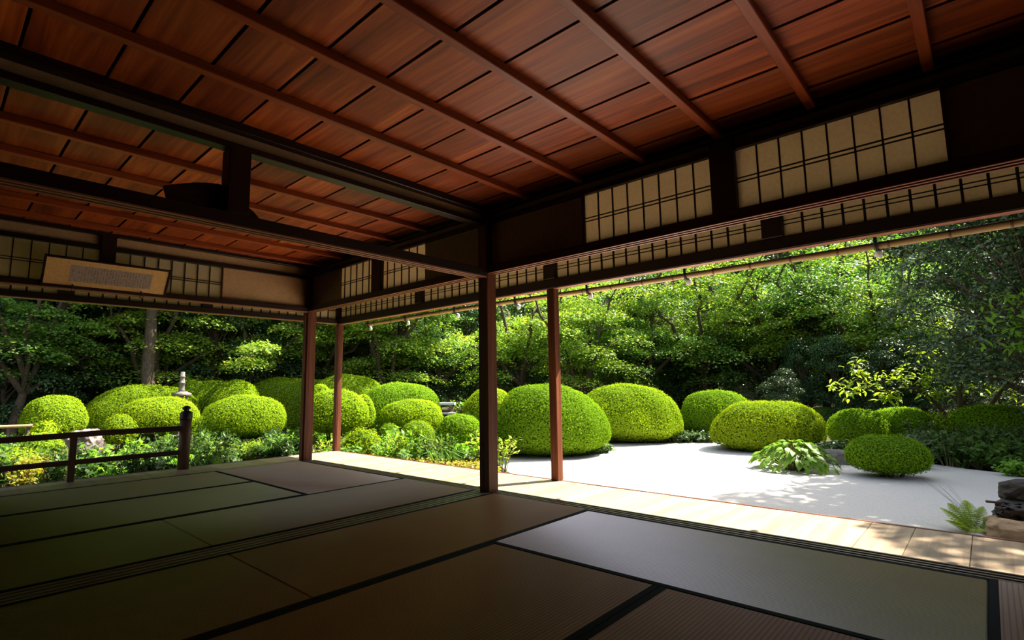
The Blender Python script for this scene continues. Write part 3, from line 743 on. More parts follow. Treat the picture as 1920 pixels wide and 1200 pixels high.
# around the sand court
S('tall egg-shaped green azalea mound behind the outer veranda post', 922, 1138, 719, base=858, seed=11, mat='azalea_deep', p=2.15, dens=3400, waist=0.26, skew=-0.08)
S('bright green rounded azalea mound at the far edge of the white sand', 1080, 1277, 721, base=832, seed=12, p=2.2, dens=3200, waist=0.30, skew=-0.12)
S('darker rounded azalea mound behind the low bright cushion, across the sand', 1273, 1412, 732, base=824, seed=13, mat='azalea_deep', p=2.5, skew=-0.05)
S('low bright lime azalea cushion sloping down beside the sand', 1327, 1535, 752, base=848, seed=14, mat='azalea_yellow', p=2.6, dens=3400, waist=0.30, skew=0.10)
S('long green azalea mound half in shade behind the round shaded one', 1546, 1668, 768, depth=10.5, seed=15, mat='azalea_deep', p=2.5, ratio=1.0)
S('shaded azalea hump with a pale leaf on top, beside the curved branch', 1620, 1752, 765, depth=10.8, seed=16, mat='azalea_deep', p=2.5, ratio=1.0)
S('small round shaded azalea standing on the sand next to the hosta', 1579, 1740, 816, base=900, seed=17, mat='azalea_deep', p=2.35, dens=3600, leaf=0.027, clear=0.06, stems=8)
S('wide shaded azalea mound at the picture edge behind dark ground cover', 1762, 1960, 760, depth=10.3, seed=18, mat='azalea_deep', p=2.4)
S('small loose yellowish azalea tucked between two shaded mounds', 1735, 1780, 776, depth=10.2, seed=19, mat='azalea_yellow', p=2.2, shag=0.04)
# behind the middle posts
S('pale azalea mound peeping out behind the middle post', 868, 965, 728, depth=13.5, seed=20, mat='azalea_yellow')
S('round azalea on bare stems just beyond the outer corner post', 572, 691, 730, depth=10.4, seed=21, clear=0.42, stems=7, dens=2900)
S('small azalea top showing behind the one on bare stems', 575, 628, 722, depth=12.0, seed=22)
S('sliver of azalea between the stemmed azalea and the wide back mound', 655, 704, 742, depth=11.2, seed=23, clear=0.3)
S('high back azalea mound, the tallest crest behind the corner posts', 575, 735, 703, depth=14.5, seed=24, p=2.4, ratio=0.7)
S('long back azalea mound sloping down to the bench', 668, 828, 719, depth=13.8, seed=25, p=2.4, ratio=0.7, mat='azalea_deep')
S('flat-topped azalea cushion in the middle of the flower bed', 713, 829, 750, depth=11.5, seed=26, clear=0.35, mat='azalea', p=2.4)
S('tiny round azalea ball behind the leafy bright plant', 708, 751, 794, depth=10.4, seed=27, mat='azalea_deep', dens=3200, leaf=0.026)
S('small round azalea ball in the middle of the flower bed', 750, 817, 789, depth=10.2, seed=28, mat='azalea', dens=3200, leaf=0.026)
S('dark-fronted azalea ball next to the middle post', 818, 905, 777, depth=9.6, seed=29, mat='azalea_deep', dens=3000, clear=0.15)
S('yellow-green low azalea by the foot of the outer corner post', 645, 712, 806, depth=9.3, seed=30, mat='azalea_yellow', shag=0.03)
# side garden
S('rounded azalea mound standing alone before the dark wood', 44, 170, 741, depth=11.8, seed=31, mat='azalea', clear=0.25)
S('long azalea mound behind the stone pagoda', 165, 385, 722, depth=13.8, seed=32, p=2.3, ratio=0.6)
S('azalea cushion in front of the stone pagoda', 226, 379, 745, depth=11.8, seed=33, mat='azalea_yellow', clear=0.35)
S('big oval azalea cushion between the railing and the corner post', 381, 540, 742, depth=11.4, seed=34, clear=0.25, dens=2900)
S('dome of azalea rising from the back hedge', 394, 494, 714, depth=14.2, seed=36)
S('small lit azalea behind the railing near the rock', 193, 264, 777, depth=11.0, seed=38, mat='azalea_yellow', clear=0.2)
S('small azalea tuft beside the capped railing post', 360, 413, 780, depth=10.8, seed=39, mat='azalea', clear=0.2)
S('low yellowish azalea under the railing at the picture edge', -20, 75, 845, depth=7.7, seed=40, mat='azalea_yellow', gz=GZ, shag=0.03)
S('grey-tipped low azalea beside the pale rock', 60, 115, 792, depth=9.2, seed=41, mat='azalea_yellow', shag=0.03)
S('loose green azalea between the railing rails', 35, 120, 812, depth=8.8, seed=42, mat='azalea', shag=0.04)

def hedge(label, px0, px1, top0, top1, depth, thick, seed, mat):
    a = at_depth(px0, top0, depth); b = at_depth(px1, top1, depth + 0.2)
    L = math.hypot(b[0] - a[0], b[1] - a[1]); h = (a[2] + b[2]) / 2 - GZ
    rz = math.atan2(b[1] - a[1], b[0] - a[0])
    return shrub(label, ((a[0] + b[0]) / 2, (a[1] + b[1]) / 2, GZ), L / 2, thick, h, rz, mat, seed, p=3.6, group='trimmed hedges', dens=2300)
hedge('flat-topped trimmed hedge behind the low bright cushion', 1500, 1665, 762, 764, 14.5, 0.4, 51, 'under')
hedge('long green hedge crest behind the stone pagoda', 310, 470, 716, 712, 15.0, 0.6, 52, 'azalea')
hedge('long yellowish hedge crest behind the corner post', 455, 640, 711, 710, 15.4, 0.6, 53, 'azalea_yellow')

# ------------------------------------------------------------------ trees
def limb(p0, p1, sag, n, rg, wob=0.06):
    t = np.linspace(0, 1, n)[:, None]
    P = p0 * (1 - t) + p1 * t
    P[:, 2] += sag * np.sin(np.pi * t[:, 0])
    P[1:-1] += rg.normal(0, wob, (n - 2, 3)) * np.linalg.norm(p1 - p0)*0.3
    return P
def maple_meshes(seed, h, R, low, pads, per, leaf):
    rg = np.random.default_rng(seed)
    tubes = []; parts = []
    fork = np.array([rg.normal(0, .1), rg.normal(0, .1), low * 0.75])
    tubes.append((limb(np.array([0, 0, -0.3]), fork, 0, 5, rg), np.linspace(0.13, 0.09, 5) * h / 6))
    nl = 7; per_limb = max(1, pads // nl)
    for k in range(nl):
        a = 6.283 * k / nl + rg.uniform(-.3, .3); rad = R * rg.uniform(0.75, 1.05); zt = rg.uniform(low, h * 0.9) if k % 2 else rg.uniform(h * 0.55, h)
        if zt > h * 0.75: rad *= 0.55
        tip = np.array([rad * math.cos(a), rad * math.sin(a), zt])
        P = limb(fork, tip, 0.35 * rg.uniform(0.3, 1), 9, rg)
        tubes.append((P, np.linspace(0.075, 0.015, 9) * h / 6))
        for q in range(per_limb):
            t = rg.uniform(0.25, 1.05); base = P[min(8, int(t * 8))]
            c = base + np.array([rg.normal(0, .38), rg.normal(0, .38), rg.normal(0.1, .3)]) * R / 2.4
            if q % 2 == 0: tubes.append((np.stack([base, (base + c) / 2 + [0, 0, .05], c]), [0.02, 0.014, 0.008]))
            rho = rg.uniform(0.45, 0.95) * R / 2.6
            n = int(per * rg.uniform(0.7, 1.3)); u = np.sqrt(rg.uniform(0, 1, n)); an = rg.uniform(0, 6.283, n)
            ox, oy = rho * u * np.cos(an), rho * u * np.sin(an) * rg.uniform(0.6, 1)
            out = unit(np.array([c[0], c[1], 0.001]))
            z = -0.28 * rho * u ** 2 + rg.normal(0, 0.055, n) - 0.15 * (ox * out[0] + oy * out[1])
            Pp = c + np.stack([ox, oy, z], 1)
            Nn = unit(np.stack([0.5 * ox / rho, 0.5 * oy / rho, np.ones(n)], 1) + rg.normal(0, 0.42, (n, 3)))
            parts.append(leaf_quads(Pp, Nn, leaf, leaf * 0.72, rg))
    V, F = join(parts)
    return multi_tube('maple_trunk', tubes, 6), np_mesh('maple_foliage', V, F)
def blob_meshes(seed, h, R, low, blobs, per, leaf, asp=0.5, jit=0.6):
    rg = np.random.default_rng(seed); tubes = []; parts = []
    tubes.append((limb(np.array([0, 0, -0.3]), np.array([0, 0, h * 0.8]), 0, 6, rg), np.linspace(0.12, 0.04, 6) * h / 5))
    for k in range(blobs):
        a = rg.uniform(0, 6.283); zz = low + (h - low) * rg.uniform(0, 1) ** 0.9
        w = 1 - 0.55 * ((zz - low) / (h - low)) ** 2; rad = R * w * math.sqrt(rg.uniform(0.05, 1)) * 0.85
        c = np.array([rad * math.cos(a), rad * math.sin(a), zz]); rho = R * rg.uniform(0.22, 0.38)
        tubes.append((limb(np.array([0, 0, max(low * 0.6, zz * 0.6)]), c, 0.1, 4, rg), [0.035, 0.025, 0.018, 0.01]))
        D = sphere_dirs(per, rg); D[:, 2] = np.where(D[:, 2] < -0.4, -D[:, 2], D[:, 2])
        Pp = c + D * np.array([rho, rho, rho * 0.72]) * rg.uniform(0.75, 1.05, per)[:, None]
        Nn = unit(D + np.array([0, 0, 0.35]) + rg.normal(0, jit, (per, 3)))
        parts.append(leaf_quads(Pp, Nn, leaf, leaf * asp, rg))
    V, F = join(parts)
    return multi_tube('evergreen_trunk', tubes, 6), np_mesh('evergreen_foliage', V, F)
PROTO = {}
def tree(kind, variant, loc, rz, s, label, cat, group, mat, bark='bark', sz=None):
    tr, fo = PROTO[kind][variant % len(PROTO[kind])]
    root = empty(kind + '_tree', loc, rz); root.scale = (s, s, sz or s)
    tag(root, label, cat, group)
    key = (fo.name, mat)
    if key not in PROTO:
        f2 = fo if not fo.materials else fo.copy()
        f2.materials.clear(); f2.materials.append(M[mat]); PROTO[key] = f2
    if not tr.materials: tr.materials.append(M[bark])
    link('foliage', PROTO[key], None, root); link('trunk', tr, None, root)
    return root
PROTO['maple'] = [maple_meshes(101, 6.0, 2.6, 1.5, 63, 330, 0.085), maple_meshes(102, 6.4, 2.8, 1.2, 63, 330, 0.085), maple_meshes(103, 5.6, 2.5, 1.4, 63, 330, 0.085)]
PROTO['evergreen'] = [blob_meshes(111, 5.0, 1.9, 0.5, 40, 420, 0.10), blob_meshes(112, 4.4, 2.1, 0.3, 40, 420, 0.10)]
PROTO['tall_maple'] = [maple_meshes(131, 8.5, 3.0, 4.6, 98, 380, 0.125), maple_meshes(132, 8.2, 3.0, 4.4, 98, 380, 0.125)]
PROTO['camellia'] = [blob_meshes(121, 5.4, 2.3, 0.7, 75, 480, 0.085, 0.5, 0.5)]

def ground_z(x, y):
    r = math.hypot(x - 3, y + 3)
    return GZ - 0.03 + max(0, r - 24) * 0.42 + min(8, max(0, r - 13.5)) * 0.05
MARKS = [(40, 'at the picture edge'), (170, 'behind the lone round mound'), (300, 'behind the long side mound'), (420, 'behind the stone pagoda'), (560, 'behind the big oval cushion'), (645, 'between the corner posts'),
         (770, 'behind the highest crest'), (895, 'behind the bench'), (1045, 'behind the middle post'), (1140, 'behind the egg-shaped mound'), (1275, 'behind the bright green mound'), (1410, 'behind the far darker mound'),
         (1540, 'behind the low lime cushion'), (1665, 'behind the trimmed hedge'), (1780, 'behind the curved sapling'), (9999, 'behind the dark camellia')]
def mark(px): return next(m for lim, m in MARKS if px < lim)
def polar(px, dist):
    th = -YAW - math.atan2(px - 960, FPX)      # angle from +Y towards -X
    return CAM[0] - dist * math.sin(th), CAM[1] + dist * math.cos(th)
rt = random.Random(5)
# maples: (pixel column, distance, scale, bright?, label)
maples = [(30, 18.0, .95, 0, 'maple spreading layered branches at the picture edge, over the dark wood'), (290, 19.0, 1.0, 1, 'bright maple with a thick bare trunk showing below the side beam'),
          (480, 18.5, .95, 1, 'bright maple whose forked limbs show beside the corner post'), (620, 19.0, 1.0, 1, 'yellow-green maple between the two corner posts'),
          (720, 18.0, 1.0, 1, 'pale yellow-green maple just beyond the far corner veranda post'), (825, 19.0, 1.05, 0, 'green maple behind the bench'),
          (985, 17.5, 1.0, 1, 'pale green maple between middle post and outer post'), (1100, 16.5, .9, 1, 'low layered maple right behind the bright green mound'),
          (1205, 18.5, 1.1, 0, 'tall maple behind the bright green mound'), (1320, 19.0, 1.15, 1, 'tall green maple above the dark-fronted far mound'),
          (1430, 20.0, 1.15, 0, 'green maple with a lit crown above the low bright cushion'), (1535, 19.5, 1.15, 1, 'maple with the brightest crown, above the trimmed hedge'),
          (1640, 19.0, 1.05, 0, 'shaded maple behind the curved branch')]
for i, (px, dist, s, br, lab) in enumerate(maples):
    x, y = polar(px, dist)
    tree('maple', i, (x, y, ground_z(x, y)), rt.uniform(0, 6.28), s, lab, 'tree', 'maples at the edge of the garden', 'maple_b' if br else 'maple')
for i in range(16):
    px = -150 + i * 130; dist = rt.uniform(25, 28); x, y = polar(px, dist)
    tree('maple', i, (x, y, ground_z(x, y) - 0.3), rt.uniform(0, 6.28), rt.uniform(1.25, 1.5), 'leafy maple on the wooded slope, ' + mark(px), 'tree', 'trees on the wooded slope', 'maple')
for i in range(18):
    px = -200 + i * 120; dist = rt.uniform(31, 36); x, y = polar(px, dist)
    tree('evergreen', i, (x, y, ground_z(x, y) - 0.5), rt.uniform(0, 6.28), rt.uniform(1.9, 2.4), 'dark evergreen high on the wooded slope, ' + mark(px), 'tree', 'evergreens on the wooded slope', 'evergreen', 'bark')
# dark evergreen understory between the trunks
for i in range(24):
    px = -60 + i * 78 + rt.uniform(-15, 15); dist = rt.uniform(19.5, 22) if px > 560 else rt.uniform(18.5, 21.5); x, y = polar(px, dist)
    tree('evergreen', i, (x, y, ground_z(x, y) - 0.1), rt.uniform(0, 6.28), rt.uniform(0.7, 1.0), 'dark glossy evergreen bush under the maples, ' + mark(px), 'shrub', 'evergreen bushes under the maples', 'evergreen')
for i in range(9):
    px = -140 + i * 80; dist = rt.uniform(22, 25); x, y = polar(px, dist)
    tree('evergreen', i + 1, (x, y, ground_z(x, y) - 0.1), rt.uniform(0, 6.28), rt.uniform(1.2, 1.5), 'tall dark evergreen deep in the side wood, ' + mark(px), 'tree', 'evergreens beyond the side garden', 'evergreen')
# tall trees whose crowns rise above the view and keep the wood in shade
for i, (x, y, s) in enumerate([(-13.8, 1.05, 1.0), (-14.5, 5.5, 1.05), (-12.0, 7.8, 1.0), (-16.5, -0.5, 1.05), (-15.5, -5.0, 1.0), (-17.5, 3.0, 1.1)]):
    tree('tall_maple', i, (x, y, ground_z(x, y)), rt.uniform(0, 6.28), s, 'tall tree with a bare trunk, its crown above the view, ' + mark(960 + FPX * math.tan(-YAW - math.atan2(CAM[0] - x, y - CAM[1]))), 'tree', 'tall trees of the wood', 'maple')
# camellias and trees along the right hand boundary
tree('camellia', 0, (3.75, 9.9, GZ - 0.05), 0.4, 1.0, 'large dark camellia with glossy blue-green leaves at the picture edge', 'tree', None, 'camellia')
tree('camellia', 0, (5.6, 7.4, GZ - 0.05), 2.1, 0.95, 'camellia beyond the picture edge shading the sand', 'tree', None, 'camellia')
tree('camellia', 0, (5.2, 13.0, GZ - 0.05), 4.0, 1.1, 'tall camellia at the picture edge behind the large dark one', 'tree', None, 'camellia')
tree('tall_maple', 1, (6.0, 6.2, GZ - 0.05), 1.0, 0.95, 'maple beyond the picture edge dappling the veranda with shade', 'tree', None, 'maple')
tree('tall_maple', 0, (5.4, 8.8, GZ - 0.05), 2.0, 1.0, 'tall maple beyond the picture edge shading the sand', 'tree', None, 'maple')
tree('tall_maple', 1, (5.6, 11.8, GZ - 0.05), 3.0, 1.0, 'tall maple beyond the picture edge shading the far mounds', 'tree', None, 'maple')
tree('evergreen', 0, (3.2, 15.0, GZ), 1.0, 0.9, 'dark evergreen behind the camellia', 'tree', None, 'evergreen')
for i, (px, dist) in enumerate([(1560, 17.0), (1640, 16.5), (1720, 17.0), (1790, 16.5), (1500, 18.0)]):
    x, y = polar(px, dist)
    tree('evergreen', i, (x, y, ground_z(x, y) - 0.2), i * 1.3, 0.5, 'dark low evergreen ' + mark(px), 'shrub', 'low evergreens behind the hedge', 'evergreen')
bx_, by_ = polar(1455, 15.5)
tree('evergreen', 1, (bx_, by_, ground_z(bx_, by_)), 1.0, 0.32, 'bluish dark bush between two mounds at the far side of the sand', 'shrub', None, 'camellia')

# ------------------------------------------------------------------ shaped leaves for the nearer plants
def leaf_shape(L, W, curl=0.25, fold=0.25, n=5, tip=1.0):
    """pointed oval blade along +X with a folded midrib"""
    V = []; F = []
    for i in range(n + 1):
        t = i / n; w = W * 0.5 * math.sin(math.pi * min(1, t * 0.96 + 0.04)) ** 0.8 * (1 - 0.25 * t)
        z = -curl * L * t * t + 0.1 * L * t
        V += [(L * t, -w, z + fold * w), (L * t, 0, z), (L * t, w, z + fold * w)]
    for i in range(n):
        a = i * 3; F += [(a, a + 3, a + 4, a + 1), (a + 1, a + 4, a + 5, a + 2)]
    return np_mesh('leaf_blade', V, F, True)
def rot_to(az, el, roll=0.0): return (roll, -el, az)

# hosta on the sand
hp = on_plane(1490, 880, 2, GZ)
hosta = empty('hosta', (hp[0], hp[1], GZ)); tag(hosta, 'broad-leaved hosta clump growing on the sand', 'plant')
hl = [leaf_shape(0.135, 0.085, 0.55, 0.2), leaf_shape(0.12, 0.075, 0.4, 0.25), leaf_shape(0.145, 0.09, 0.7, 0.15)]
for m_ in hl: m_.materials.append(M['hosta'])
rh = random.Random(9)
tubes = []
for k in range(240):
    a = rh.uniform(0, 6.283); u = math.sqrt(rh.uniform(0.0, 1)); rad = 0.52 * u
    z = 0.09 + 0.30 * (1 - u ** 2) + rh.uniform(-.03, .03)
    x, y = rad * math.cos(a) * 1.05, rad * math.sin(a) * 0.8
    link('leaf', hl[k % 3], None, hosta, (x, y, z), (rh.uniform(-.4, .4), -0.15 + 0.45 * u + rh.uniform(-.25, .25), a + rh.uniform(-.6, .6)), (rh.uniform(.8, 1.15),) * 3)
    if k % 2 == 0: tubes.append(([(x * 0.2, y * 0.2, -0.01), (x * 0.6, y * 0.6, z * 0.7), (x, y, z)], [0.006, 0.005, 0.004]))
link('stalks', multi_tube('stalks', tubes, 5), M['stem'], hosta)

# fern by the stones
fp = on_plane(1812, 1004, 2, GZ)
fern = empty('fern', (fp[0] + 0.05, fp[1] + 0.12, GZ - 0.02)); tag(fern, 'bright green fern growing beside the stacked stones', 'fern')
def frond(L, arch, seed):
    rg = np.random.default_rng(seed); V = []; F = []; n = 20
    pts = []
    for i in range(n + 1):
        t = i / n; pts.append(np.array([L * t * (0.82 - 0.1 * t), 0, arch * L * (1.15 * t - 0.55 * t * t)]))
    def quad(a, b, c, d):
        i = len(V); V.extend([a, b, c, d]); F.append((i, i + 1, i + 2, i + 3))
    for i in range(n):
        a, b = pts[i], pts[i + 1]; w = 0.003
        quad(a + [0, -w, 0], b + [0, -w, 0], b + [0, w, 0], a + [0, w, 0])
        t = (i + 0.5) / n
        if t < 0.14: continue
        ln = L * 0.24 * math.sin(math.pi * (0.12 + 0.88 * t) ** 0.8) ** 0.9 + 0.004
        for s in (-1, 1):
            root_ = (a + b) / 2
            # toothed pinna: four leaflets on each side
            m_ = 5
            for q in range(m_):
                u0, u1 = q / m_, (q + 1) / m_
                p0 = root_ + np.array([ln * 0.35 * u0, s * ln * u0, -0.10 * ln * u0]); p1 = root_ + np.array([ln * 0.35 * u1, s * ln * u1, -0.10 * ln * u1])
                wq = L * 0.032 * (1 - 0.75 * u0)
                td = (b - a) / np.linalg.norm(b - a)
                quad(p0 - td * wq, p1 - td * wq * .3, p1, p0)
                quad(p0, p1, p1 + td * wq * .8, p0 + td * wq)
    return np_mesh('frond', np.array(V), F)
fronds = [frond(0.60, 0.72, 1), frond(0.50, 1.1, 2), frond(0.46, 0.5, 3)]
for m_ in fronds: m_.materials.append(M['lime'])
for k, (a, t, s) in enumerate([(2.75, 0, 1.0), (2.3, 1, 1.0), (1.75, 1, 1.1), (1.2, 1, 0.95), (3.2, 2, 1.0), (0.6, 0, .8), (4.0, 2, .9), (5.0, 2, 0.9), (2.0, 2, 1.1), (3.6, 0, .7)]):
    link('frond', fronds[t], None, fern, (0, 0, 0.02), (rh.uniform(-.2, .2), 0, a), (s * .55, s * .5, s * .62))

# ------------------------------------------------------------------ stones
def rock_mesh(seed, sx, sy, sz, rough=0.22, pits=0.0, sub=4):
    bm = bmesh.new(); bmesh.ops.create_icosphere(bm, subdivisions=sub, radius=1.0)
    off = Vector((seed * 3.7, seed * 1.3, seed * 2.1))
    for v in bm.verts:
        d = v.co.normalized()
        k = 1 + rough * mnoise.noise(d * 1.3 + off) + rough * 0.5 * mnoise.noise(d * 3.1 + off) + rough * 0.22 * mnoise.noise(d * 8 + off)
        if pits:
            q = mnoise.noise(d * 7.5 + off * 2)
            if q > 0.12: k -= pits * min(1, (q - 0.12) * 4)
        c = Vector((max(-.86, min(.86, d.x)), max(-.86, min(.86, d.y)), max(-.8, min(.8, d.z))))
        v.co = Vector((c.x * sx, c.y * sy, c.z * sz)) * k
    me = bpy.data.meshes.new('rock'); bm.to_mesh(me); bm.free()
    for p in me.polygons: p.use_smooth = False
    return me
def rock(label, px, py, dist_depth, sx, sy, sz, mat, seed, z=None, rough=0.25, pits=0.0, name='garden_stone'):
    p = at_depth(px, py, dist_depth)
    return tag(link(name, rock_mesh(seed, sx, sy, sz, rough, pits), M[mat], None, (p[0], p[1], p[2] if z is None else z), (0, 0, seed * 0.7)), label, 'stone')
rock('jagged pinkish grey rock behind the railing', 160, 812, 8.9, 0.27, 0.24, 0.22, 'rock', 3, z=0.02, rough=0.35)
tag(link('garden_stone', rock_mesh(31, 0.26, 0.24, 0.32, 0.3), M['rock_dark'], None, tuple(at_depth(165, 850, 8.95)[:2]) + (GZ + 0.15,)), 'mossy lower rock under the pinkish rock', 'stone')
g = on_plane(1572, 872, 2, GZ)
tag(link('garden_stone', rock_mesh(5, 0.30, 0.22, 0.15, 0.15), M['granite'], None, (g[0], g[1] + 0.25, GZ + 0.08)), 'flat grey stone between the hosta and the small round azalea', 'stone')
# stacked stones at the veranda edge
tag(link('garden_stone', rock_mesh(7, 0.32, 0.26, 0.14, 0.25), M['rock_pale'], None, (3.16, 2.93, GZ + 0.03)), 'tan lower stone of the stack by the veranda, beside the fern', 'stone')
tag(link('garden_stone', rock_mesh(9, 0.25, 0.21, 0.14, 0.25, 0.16, 5), M['rock_dark'], None, (3.17, 3.14, GZ + 0.13)), 'dark pitted stone in the middle of the stack by the veranda', 'stone')
tag(link('garden_stone', rock_mesh(12, 0.26, 0.20, 0.115, 0.22), M['rock_dark'], None, (3.21, 3.30, GZ + 0.31)), 'dark water-basin stone on top of the stack', 'stone')
dip = empty('wooden_slat', (2.93, 3.08, GZ + 0.232), 0.1); tag(dip, 'thin dark wooden slat lying between the stacked stones', 'slat')
box('slat', (-0.03, 0.6), (-0.016, 0.016), (-0.008, 0.008), M['rail'], dip, 0.003)
# stepping stones in the flower bed
for k, (px, py, lab) in enumerate([(915 - 40, 862, 'pale flat stepping stone in the flower bed by the middle post'), (535, 822, 'pale bare stepping stone left of the corner post')]):
    g = on_plane(px, py, 2, GZ)
    tag(link('stepping_stone', rock_mesh(20 + k, 0.26, 0.2, 0.06, 0.15), M['granite'], None, (g[0], g[1], GZ + 0.02)), lab, 'stone')

# stone pagoda
pg0 = at_depth(339, 760, 12.6)
pag = empty('stone_pagoda', (pg0[0], pg0[1], GZ), 0.4); tag(pag, 'slim grey stone pagoda with two roofs rising among the azaleas', 'stone pagoda')
zt = at_depth(339, 697, 12.6)[2] - GZ
def roof_slab(w, t, z):
    V = []; 
    for (s, zz) in ((w, z), (w * 1.02, z + t * 0.45), (w * 0.45, z + t)):
        V += [(-s, -s, zz + (0.015 if s > w else 0)), (s, -s, zz + (0.015 if s > w else 0)), (s, s, zz + (0.015 if s > w else 0)), (-s, s, zz + (0.015 if s > w else 0))]
    F = [(3, 2, 1, 0), (8, 9, 10, 11)] + [(i * 4 + j, i * 4 + (j + 1) % 4, i * 4 + 4 + (j + 1) % 4, i * 4 + 4 + j) for i in range(2) for j in range(4)]
    return np_mesh('roof_slab', V, F)
z = zt
link('spire', lathe('spire', [(0.07, z - 0.48), (0.06, z - 0.42), (0.058, z - 0.28), (0.066, z - 0.275), (0.066, z - 0.255), (0.055, z - 0.25), (0.053, z - 0.13), (0.060, z - 0.125), (0.060, z - 0.105), (0.05, z - 0.10), (0.047, z - 0.01), (0.03, z)], 16), M['granite'], pag)
link('roof_slab', roof_slab(0.145, 0.11, z - 0.58), M['granite'], pag)
for sx in (-1, 1):
    for sy in (-1, 1): box('pillar', (sx * 0.07 - 0.018, sx * 0.07 + 0.018), (sy * 0.07 - 0.018, sy * 0.07 + 0.018), (z - 0.69, z - 0.58), M['granite'], pag, 0.004)
box('core', (-0.04, 0.04), (-0.04, 0.04), (z - 0.69, z - 0.58), M['granite'], pag, 0.004)
link('roof_slab', roof_slab(0.155, 0.11, z - 0.80), M['granite'], pag)
box('shaft', (-0.09, 0.09), (-0.09, 0.09), (0.25, z - 0.80), M['granite'], pag, 0.01)
box('base', (-0.24, 0.24), (-0.24, 0.24), (0.0, 0.25), M['granite'], pag, 0.02)

# bench beyond the mounds, low bamboo rail in the side garden
bp0 = at_depth(828, 757, 14.0)
bench = empty('garden_bench', (bp0[0], bp0[1], GZ), 0.72); tag(bench, 'pale timber bench beyond the azaleas, by the dark wood', 'bench')
hb = bp0[2] - GZ
box('seat', (-0.36, 0.36), (-0.16, 0.16), (hb - 0.03, hb + 0.03), M['white'], bench, 0.005)
box('lower_plank', (-0.38, 0.38), (-0.20, -0.12), (hb - 0.27, hb - 0.22), M['white'], bench, 0.005)
for x in (-0.28, 0.28): box('leg', (x - 0.04, x + 0.04), (-0.12, 0.12), (-0.05, hb - 0.03), M['rail_z'], bench, 0.005)
p0 = at_depth(-30, 802, 9.6); p1 = at_depth(62, 798, 9.9)
lr = empty('bamboo_rail', ((p0[0] + p1[0]) / 2, (p0[1] + p1[1]) / 2, GZ)); tag(lr, 'low weathered bamboo rail at the edge of the side garden', 'rail')
v = (p1 - p0) / 2
link('pole', multi_tube('pole', [([tuple(-v + [0, 0, (p0[2] + p1[2]) / 2 - GZ]), (0, 0, (p0[2] + p1[2]) / 2 - GZ), tuple(v + [0, 0, (p0[2] + p1[2]) / 2 - GZ])], [0.03, 0.03, 0.03])], 10), M['bamboo'], lr)
for s in (-0.8, 0.0, 0.8):
    q = v * s
    link('stake', multi_tube('stake', [([(q[0], q[1], -0.05), (q[0], q[1], (p0[2] - GZ) * 0.98)], [0.025, 0.025])], 8), M['bark'], lr)

# ------------------------------------------------------------------ leafy undergrowth
def plant_meshes(seed, kind):
    rg = np.random.default_rng(seed); parts = []; tubes = []
    if kind == 'bushy':
        for k in range(16):
            a = rg.uniform(0, 6.283); r0 = rg.uniform(0, 0.22); hh = rg.uniform(0.25, 0.6)
            tip = np.array([r0 * 1.5 * math.cos(a), r0 * 1.5 * math.sin(a), hh])
            tubes.append((np.stack([[r0 * .4 * math.cos(a), r0 * .4 * math.sin(a), -.03], tip * .55, tip]), [.007, .006, .003]))
            n = 16; t = rg.uniform(.35, 1.0, n)[:, None]
            P = tip * t + rg.normal(0, .045, (n, 3)); Nn = unit(np.array([0, 0, 1.0]) + rg.normal(0, .5, (n, 3)))
            parts.append(leaf_quads(P, Nn, .085, .042, rg))
    elif kind == 'blades':
        for k in range(70):
            a = rg.uniform(0, 6.283); L = rg.uniform(.25, .5); r0 = rg.uniform(0, .12); el = rg.uniform(.5, 1.2)
            d = np.array([math.cos(a), math.sin(a), 0]); s = np.array([-math.sin(a), math.cos(a), 0]) * .011
            p0 = d * r0; p1 = p0 + d * L * .45 * math.cos(el) + np.array([0, 0, L * .55]); p2 = p1 + d * L * .45 + np.array([0, 0, -L * .1])
            parts.append((np.stack([p0 - s, p0 + s, p1 + s, p1 - s, p1 - s, p1 + s, p2 + s * .1, p2 - s * .1]), np.array([[0, 1, 2, 3], [4, 5, 6, 7]])))
    else:
        for k in range(26):
            a = rg.uniform(0, 6.283); r0 = rg.uniform(0.02, 0.3); z = rg.uniform(.08, .3)
            n = 9; P = np.array([r0 * math.cos(a), r0 * math.sin(a), z]) + rg.normal(0, .035, (n, 3)); Nn = unit(np.array([math.cos(a) * .4, math.sin(a) * .4, 1.0]) + rg.normal(0, .45, (n, 3)))
            parts.append(leaf_quads(P, Nn, .09, .06, rg))
            tubes.append((np.array([[0, 0, -.03], [r0 * .6 * math.cos(a), r0 * .6 * math.sin(a), z * .7], [r0 * math.cos(a), r0 * math.sin(a), z]]), [.005, .004, .003]))
    if not tubes: tubes.append((np.array([[0, 0, -.03], [0, 0, .02], [0, 0, .06]]), [.03, .025, .02]))
    V, F = join(parts)
    return multi_tube('plant_stems', tubes, 5), np_mesh('plant_leaves', V, F)
PL = {k: [plant_meshes(200 + i * 3 + j, k) for j in range(2)] for i, k in enumerate(('bushy', 'blades', 'cover'))}
PLM = {}
NAMES = {'bushy': 'leafy_plant', 'blades': 'grass_tuft', 'cover': 'ground_cover_plant'}
def plant(kind, v_, x, y, s, mat, label, group, z=GZ - 0.02, sz=1.0):
    st, lf = PL[kind][v_ % 2]
    root = empty(NAMES[kind], (x, y, z), rt.uniform(0, 6.28)); root.scale = (s, s, s * sz)
    tag(root, label, 'plant', group)
    if (lf.name, mat) not in PLM:
        f2 = lf.copy(); f2.materials.clear(); f2.materials.append(M[mat]); PLM[(lf.name, mat)] = f2
    link('leaves', PLM[(lf.name, mat)], None, root)
    if not st.materials: st.materials.append(M['stem'])
    link('stems', st, None, root)
def gp(px, py): 
    q = on_plane(px, py, 2, GZ); return float(q[0]), float(q[1])
